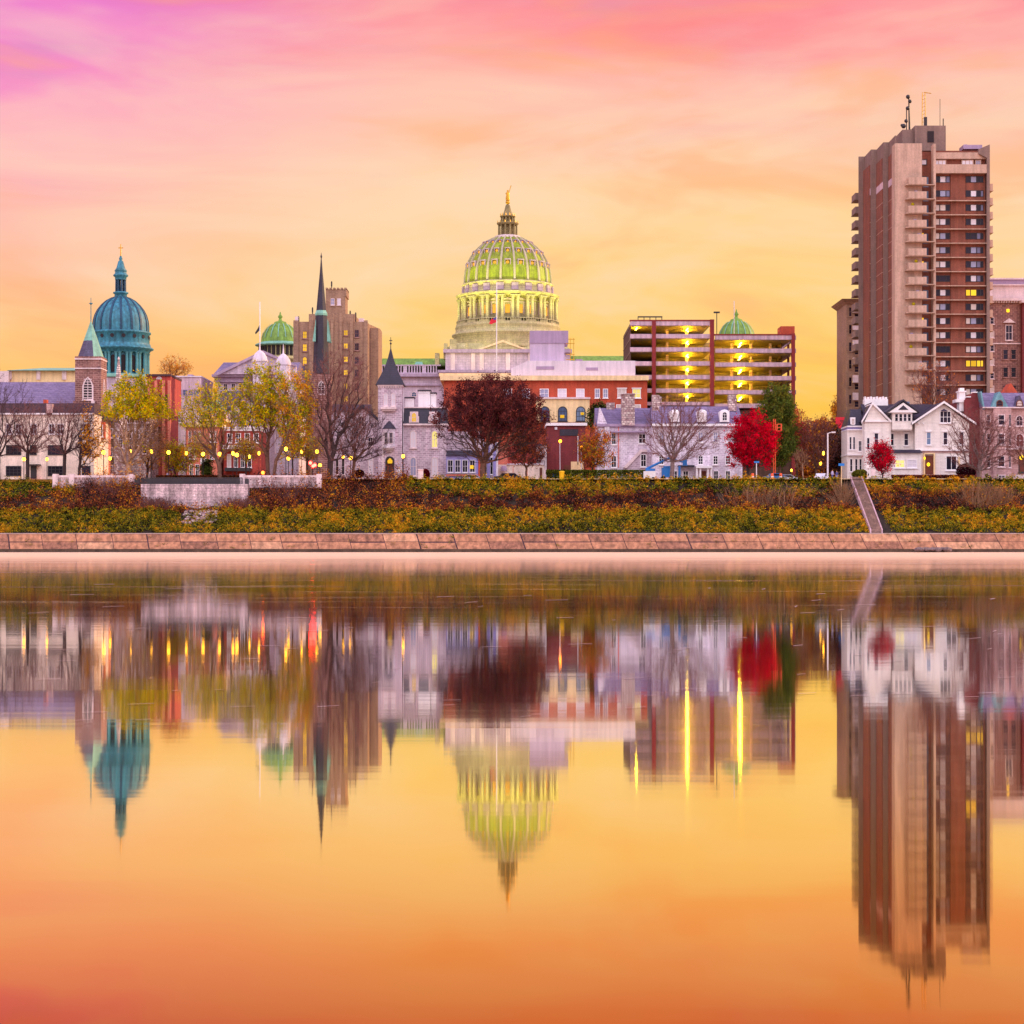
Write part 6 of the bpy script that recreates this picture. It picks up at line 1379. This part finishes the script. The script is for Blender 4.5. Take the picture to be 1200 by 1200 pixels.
# blue boom lift
D = 366; r_ = empty('boom_lift', (PX(790, D), D, G), 'blue boom lift with raised basket before the white house', 'boom lift')
bx = lambda a: PX(a, D); bz = lambda a: PZ(a, D)
MB().box(bx(776), bx(789), D+.4, D+1.8, bz(559), bz(548)).box(bx(778), bx(786), D+.3, D+1.9, bz(548), bz(546)).build('chassis', 'blue_paint', r_)
MB().box(bx(795.4), bx(798), D+.6, D+1.2, bz(562), bz(546)).build('counterweight', 'blue_paint', r_)
for x in (777.6, 787): MB().tube((bx(x), D+.2, G+.42), (bx(x), D+2, G+.42), .42, .42, 12).build('wheel', 'rubber', r_)
MB().tube((bx(757.5), D+.9, bz(549.5)), (bx(784.5), D+.9, bz(536.5)), .3, .24, 4).build('boom', 'blue_paint', r_)
MB().tube((bx(784.5), D+.9, bz(536.5)), (bx(803), D+.9, bz(542)), .2, .16, 4).build('jib', 'blue_paint', r_)
m = MB()
m.box(bx(800), bx(806), D+.4, D+1.4, bz(545.4), bz(544.6)); m.box(bx(800.6), bx(805.4), D+.5, D+1.3, bz(544.5), bz(537.5)); m.build('basket', 'blue_paint', r_)
MB().box(bx(757), bx(768), D+.5, D+1.6, bz(551.6), bz(549)).build('deck', 'blue_paint', r_)
r_ = empty('box_trailer', (bx(761), D, G), 'white box trailer left of the blue boom lift', 'trailer')
MB().box(bx(754), bx(768), D-.9, D+.35, G+.35, bz(552.2)).build('body', 'paint_white', r_)
for x in (757, 765): MB().tube((bx(x), D-.95, G+.3), (bx(x), D-.6, G+.3), .3, .3, 12).build('wheel', 'rubber', r_)
# orange mast lift behind crimson tree
D = 384; r_ = empty('mast_lift', (PX(909, D), D, G), 'orange mast lift with open basket above the crimson tree', 'lift'); m = MB()
for x in (906.4, 908.6): m.tube((PX(x, D), D, G), (PX(x, D), D, PZ(491, D)), .12, .12, 4)
for i in range(14): m.tube((PX(906.4, D), D, PZ(560-i*5, D)), (PX(908.6, D), D, PZ(557-i*5, D)), .06, .06, 4)
m.build('mast', 'orange_paint', r_); m = MB()
x0, x1, z0, z1 = PX(910.5, D), PX(915.6, D), PZ(505, D), PZ(497, D)
for z in (z0, (z0+z1)/2, z1):
    for y in (D-.5, D+.5): m.box(x0, x1, y-.04, y+.04, z-.05, z+.05)
for x in (x0, x1):
    for y in (D-.5, D+.5): m.box(x-.06, x+.06, y-.06, y+.06, z0, z1)
m.box(PX(908, D), x0, D-.1, D+.1, z0, z0+.15); m.build('basket', 'orange_paint', r_)
# orange cones / barrels
for q, (x, lb) in enumerate(((882, 'orange traffic barrel under the crimson tree'), (905, 'red orange barrel left of the blue car'), (915, 'red orange barrel right of the blue car'))):
    D = 366; r_ = empty('traffic_barrel', (PX(x, D), D, G), lb, 'traffic barrel', 'orange barrels at the road edge')
    MB().lathe(PX(x, D), D, [(.36, G), (.36, G+.12), (.3, G+.14), (.24, G+1.25), (.12, G+1.3)], 12).build('body', 'orange_paint', r_)
    MB().lathe(PX(x, D), D, [(.29, G+.55), (.275, G+.75)], 12, cap=False).build('band', 'paint_white', r_)
# tent / umbrella spots
r_ = empty('market_umbrella', (PX(202.5, 380), 380, G), 'small blue lilac umbrella by the red brick hall', 'umbrella')
MB().lathe(PX(202.5, 380), 380, [(1.0, PZ(551, 380)), (.7, PZ(549.6, 380)), (.1, PZ(548, 380))], 10).build('canopy', 'blue_awning', r_); MB().tube((PX(202.5, 380), 380, G), (PX(202.5, 380), 380, PZ(549, 380)), .05).build('pole', 'metal_white', r_)

# people
def person(px, D, h, mtop, mleg, label, rz=0., step=.22):
    me = bpy.data.meshes.new('person'); s = h/1.75
    J = [(0,0,.95,.15), (0,0,1.2,.16), (0,0,1.42,.17), (0,0,1.5,.07), (0,0,1.56,.075), (0,-.01,1.66,.105), (0,0,1.74,.08),
         (-.2,0,1.4,.065), (-.25,.02,1.14,.05), (-.24,-.08,.9,.038), (-.24,-.1,.82,.03), (.2,0,1.4,.065), (.25,.0,1.14,.05), (.24,-.12,.92,.038), (.24,-.15,.84,.03),
         (-.1,0,.88,.105), (-.11,-step*.5,.5,.075), (-.11,-step*.7,.09,.05), (-.11,-step*.7-.16,.04,.045), (.1,0,.88,.105), (.11,step*.3,.5,.075), (.11,step,.1,.05), (.11,step-.15,.04,.045)]
    E = [(0,1),(1,2),(2,3),(3,4),(4,5),(5,6),(2,7),(7,8),(8,9),(9,10),(2,11),(11,12),(12,13),(13,14),(0,15),(15,16),(16,17),(17,18),(0,19),(19,20),(20,21),(21,22)]
    me.from_pydata([(x*s, y*s, z*s) for x, y, z, r in J], E, [])
    o = bpy.data.objects.new('person', me); col.objects.link(o)
    md = o.modifiers.new('Skin', 'SKIN'); sk = me.skin_vertices[0].data if me.skin_vertices else None
    if sk is None:
        bm_ = bmesh.new(); bm_.from_mesh(me); bm_.verts.layers.skin.verify(); bm_.to_mesh(me); bm_.free(); sk = me.skin_vertices[0].data
    for i_, j_ in enumerate(J): sk[i_].radius = (j_[3]*s, j_[3]*s*(.7 if i_ < 3 else 1)); sk[i_].use_root = i_ == 0
    sd = o.modifiers.new('Subdiv', 'SUBSURF'); sd.levels = 1; sd.render_levels = 1
    dg = bpy.context.evaluated_depsgraph_get(); me2 = bpy.data.meshes.new_from_object(o.evaluated_get(dg)); o.modifiers.clear(); o.data = me2
    me2.materials.clear()
    for mm in (mtop, mleg, 'skin', 'cloth_black'): me2.materials.append(M(mm))
    for p in me2.polygons:
        c = p.center/s; p.material_index = 1 if c.z < .9 and abs(c.x) < .2 else (3 if c.z > 1.68 or (c.z > 1.58 and c.y > .02) else 2 if c.z > 1.48 or (c.z < .93 and abs(c.x) >= .2) else 0); p.use_smooth = True
    o.location = (PX(px, D), D, G+.02); o.rotation_euler.z = rz; tag(o, label, 'person'); return o
import bmesh
person(975.4, 363.4, 1.8, 'cloth_lilac', 'cloth_blue', 'person in a pale lilac jacket walking right of the tall lamp post', R(30))
person(980.6, 365, 1.7, 'cloth_blue', 'cloth_lilac', 'person in a blue top standing left of the street sign pole', R(-40), .08)
person(196.6, 372, 1.75, 'cloth_lilac', 'cloth_black', 'person in pale clothes by the railing near the red hall', R(0), .05)

# ================================================================ WORLD, SUN, CAMERA
w = bpy.data.worlds.new('World'); sc.world = w; w.use_nodes = True; nt = w.node_tree; nt.nodes.clear(); L = nt.links.new
out = nt.nodes.new('ShaderNodeOutputWorld'); tc = nt.nodes.new('ShaderNodeTexCoord')
sx = nt.nodes.new('ShaderNodeSeparateXYZ'); L(tc.outputs['Generated'], sx.inputs[0])
def ramp(stops, fac, interp='B_SPLINE'):
    r = nt.nodes.new('ShaderNodeValToRGB'); r.color_ramp.interpolation = interp; e = r.color_ramp.elements
    while len(e) > 1: e.remove(e[-1])
    e[0].position = stops[0][0]; e[0].color = (*S(*stops[0][1]), 1)
    for p, c in stops[1:]:
        q = e.new(p); q.color = (*S(*c), 1)
    L(fac, r.inputs[0]); return r.outputs[0]
def mixc(f, a, b_, mode='MIX'):
    m = nt.nodes.new('ShaderNodeMix'); m.data_type = 'RGBA'; m.blend_type = mode
    if hasattr(f, 'is_output'): L(f, m.inputs[0])
    else: m.inputs[0].default_value = f
    for v, i_ in ((a, 6), (b_, 7)):
        if hasattr(v, 'is_output'): L(v, m.inputs[i_])
        else: m.inputs[i_].default_value = (*v, 1)
    return m.outputs[2]
def mth(op, a, b_=None, clamp=False):
    m = nt.nodes.new('ShaderNodeMath'); m.operation = op; m.use_clamp = clamp
    for v, i_ in ((a, 0), (b_, 1)):
        if v is None: continue
        if hasattr(v, 'is_output'): L(v, m.inputs[i_])
        else: m.inputs[i_].default_value = v
    return m.outputs[0]
def maprange(v, a, b_, c=0., d=1., smooth=True):
    m = nt.nodes.new('ShaderNodeMapRange'); m.interpolation_type = 'SMOOTHSTEP' if smooth else 'LINEAR'
    for q, vv in ((1, a), (2, b_), (3, c), (4, d)): m.inputs[q].default_value = vv
    L(v, m.inputs[0]); return m.outputs[0]
X_, Y_, Z_ = sx.outputs
# soft waviness of the colour bands
mp = nt.nodes.new('ShaderNodeMapping'); mp.inputs['Scale'].default_value = (2.2, 1., 9.); mp.inputs['Rotation'].default_value = (0, R(-14), 0); L(tc.outputs['Generated'], mp.inputs['Vector'])
nz = nt.nodes.new('ShaderNodeTexNoise'); nz.inputs['Scale'].default_value = 2.4; nz.inputs['Detail'].default_value = 5.; nz.inputs['Roughness'].default_value = .52; nz.inputs['Distortion'].default_value = .35; L(mp.outputs[0], nz.inputs['Vector'])
warp = mth('MULTIPLY', mth('SUBTRACT', nz.outputs[0], .5), .10)
el = mth('ADD', Z_, warp)
el2 = mth('MULTIPLY', el, 1.6, True)    # ramp domain: sin(elev)*1.6
s_ = lambda py: ((HOR-py)/F)/math.sqrt(1+((HOR-py)/F)**2)*1.6
main = ramp([(0, (255,182,52)), (s_(480), (255,198,70)), (s_(410), (255,205,96)), (s_(320), (255,210,136)), (s_(230), (255,213,172)), (s_(150), (255,202,174)), (s_(80), (255,176,164)), (s_(25), (255,152,156)), (s_(-20), (250,136,152)), (.52, (226,140,180)), (.8, (186,160,214)), (1., (166,160,222))], el2)
left = ramp([(0, (255,182,76)), (s_(480), (255,196,98)), (s_(400), (255,200,128)), (s_(310), (255,193,156)), (s_(220), (255,184,180)), (s_(140), (253,156,190)), (s_(70), (246,132,202)), (s_(10), (226,104,206)), (.52, (214,130,206)), (.8, (186,160,214)), (1., (166,160,222))], el2)
lf = maprange(mth('ADD', X_, mth('MULTIPLY', warp, 2.2)), -.24, -.03, 1., 0.)
skyc = mixc(lf, main, left)
# wispy high cloud, lilac-grey, mostly top left and centre
mp2 = nt.nodes.new('ShaderNodeMapping'); mp2.inputs['Scale'].default_value = (3.2, 1., 15.); mp2.inputs['Rotation'].default_value = (0, R(-9), 0); mp2.inputs['Location'].default_value = (.7, 0, .45); L(tc.outputs['Generated'], mp2.inputs['Vector'])
n2 = nt.nodes.new('ShaderNodeTexNoise'); n2.inputs['Scale'].default_value = 1.9; n2.inputs['Detail'].default_value = 6.; n2.inputs['Roughness'].default_value = .5; n2.inputs['Distortion'].default_value = .5; L(mp2.outputs[0], n2.inputs['Vector'])
cf = mth('MULTIPLY', maprange(n2.outputs[0], .50, .74), mth('MULTIPLY', maprange(Z_, .13, .25, 0., .75), maprange(X_, .12, -.02, 0.15, 1.)))
skyc = mixc(cf, skyc, S(206,150,186))
# pink fire streaks at upper right
n3 = nt.nodes.new('ShaderNodeTexNoise'); n3.inputs['Scale'].default_value = 2.7; n3.inputs['Detail'].default_value = 5.; n3.inputs['Distortion'].default_value = .4
mp3 = nt.nodes.new('ShaderNodeMapping'); mp3.inputs['Scale'].default_value = (2.4, 1., 13.); mp3.inputs['Rotation'].default_value = (0, R(-7), 0); mp3.inputs['Location'].default_value = (3.1, 0, 1.2); L(tc.outputs['Generated'], mp3.inputs['Vector']); L(mp3.outputs[0], n3.inputs['Vector'])
pf = mth('MULTIPLY', maprange(n3.outputs[0], .46, .68), mth('MULTIPLY', maprange(Z_, .16, .26, 0., .8), maprange(X_, -.03, .1, 0.1, 1.)))
skyc = mixc(pf, skyc, S(255,124,132))
mp5 = nt.nodes.new('ShaderNodeMapping'); mp5.inputs['Scale'].default_value = (1.7, 1., 7.); mp5.inputs['Rotation'].default_value = (0, R(-24), 0); mp5.inputs['Location'].default_value = (1.4, 0, 2.2); L(tc.outputs['Generated'], mp5.inputs['Vector'])
n5 = nt.nodes.new('ShaderNodeTexNoise'); n5.inputs['Scale'].default_value = 3.; n5.inputs['Detail'].default_value = 4.; n5.inputs['Roughness'].default_value = .58; n5.inputs['Distortion'].default_value = .6; L(mp5.outputs[0], n5.inputs['Vector'])
skyc = mixc(mth('MULTIPLY', maprange(n5.outputs[0], .44, .68), maprange(Z_, .10, .24, .55, .34)), skyc, S(255,222,190))
skyc = mixc(mth('MULTIPLY', maprange(n5.outputs[0], .50, .32), maprange(Z_, .04, .14, .6, .5)), skyc, S(255,172,112))
# golden glow low on the horizon
n4 = maprange(nz.outputs[0], .35, .65)
gf = mth('MULTIPLY', mth('MULTIPLY', maprange(Z_, .12, .045, 0., .7), n4), maprange(X_, -.1, .06, .3, 1.))
skyc = mixc(gf, skyc, S(255,192,52))
# the western sky opposite the dawn: lilac pink, a little brighter
bk = maprange(Y_, .25, -.35, 0., 1.)
west = ramp([(0, (136,112,128)), (.16, (186,166,178)), (.34, (250,240,244)), (.7, (244,236,250)), (1., (190,184,234))], mth('MULTIPLY', Z_, 1., True), 'LINEAR')
skyc = mixc(bk, skyc, west)
bg = nt.nodes.new('ShaderNodeBackground'); L(skyc, bg.inputs[0]); L(maprange(Y_, .3, -.3, 1., 2.25), bg.inputs[1])
ns = nt.nodes.new('ShaderNodeTexSky'); ns.sky_type = 'NISHITA'; ns.sun_disc = False; ns.sun_elevation = R(19); ns.sun_rotation = R(66)
bg2 = nt.nodes.new('ShaderNodeBackground'); bg2.inputs[1].default_value = .004; L(ns.outputs[0], bg2.inputs[0])
ad = nt.nodes.new('ShaderNodeAddShader'); L(bg.outputs[0], ad.inputs[0]); L(bg2.outputs[0], ad.inputs[1]); L(ad.outputs[0], out.inputs[0])

sun = bpy.data.lights.new('sun', 'SUN'); sun.energy = 3.6; sun.color = (1, .66, .34); sun.angle = R(.6)
so = bpy.data.objects.new('sun', sun); col.objects.link(so)
az = R(66); e_ = R(19)
so.rotation_euler = (-Vector((math.sin(az)*math.cos(e_), math.cos(az)*math.cos(e_), math.sin(e_)))).to_track_quat('-Z', 'Y').to_euler()
cam = bpy.data.cameras.new('camera'); cam.sensor_width = 36; cam.lens = 36*F/1200; cam.clip_start = .5; cam.clip_end = 12000
cam.shift_y = (600-HOR)/1200*-1
co = bpy.data.objects.new('camera', cam); col.objects.link(co); co.location = (0, 0, HC); co.rotation_euler = (R(90), 0, 0); sc.camera = co
sc.view_settings.view_transform = 'Standard'; sc.view_settings.look = 'None'; sc.view_settings.exposure = 0; sc.view_settings.gamma = 1
sc.cycles.use_denoising = True; sc.cycles.max_bounces = 5; sc.cycles.sample_clamp_indirect = 12; sc.cycles.sample_clamp_direct = 0
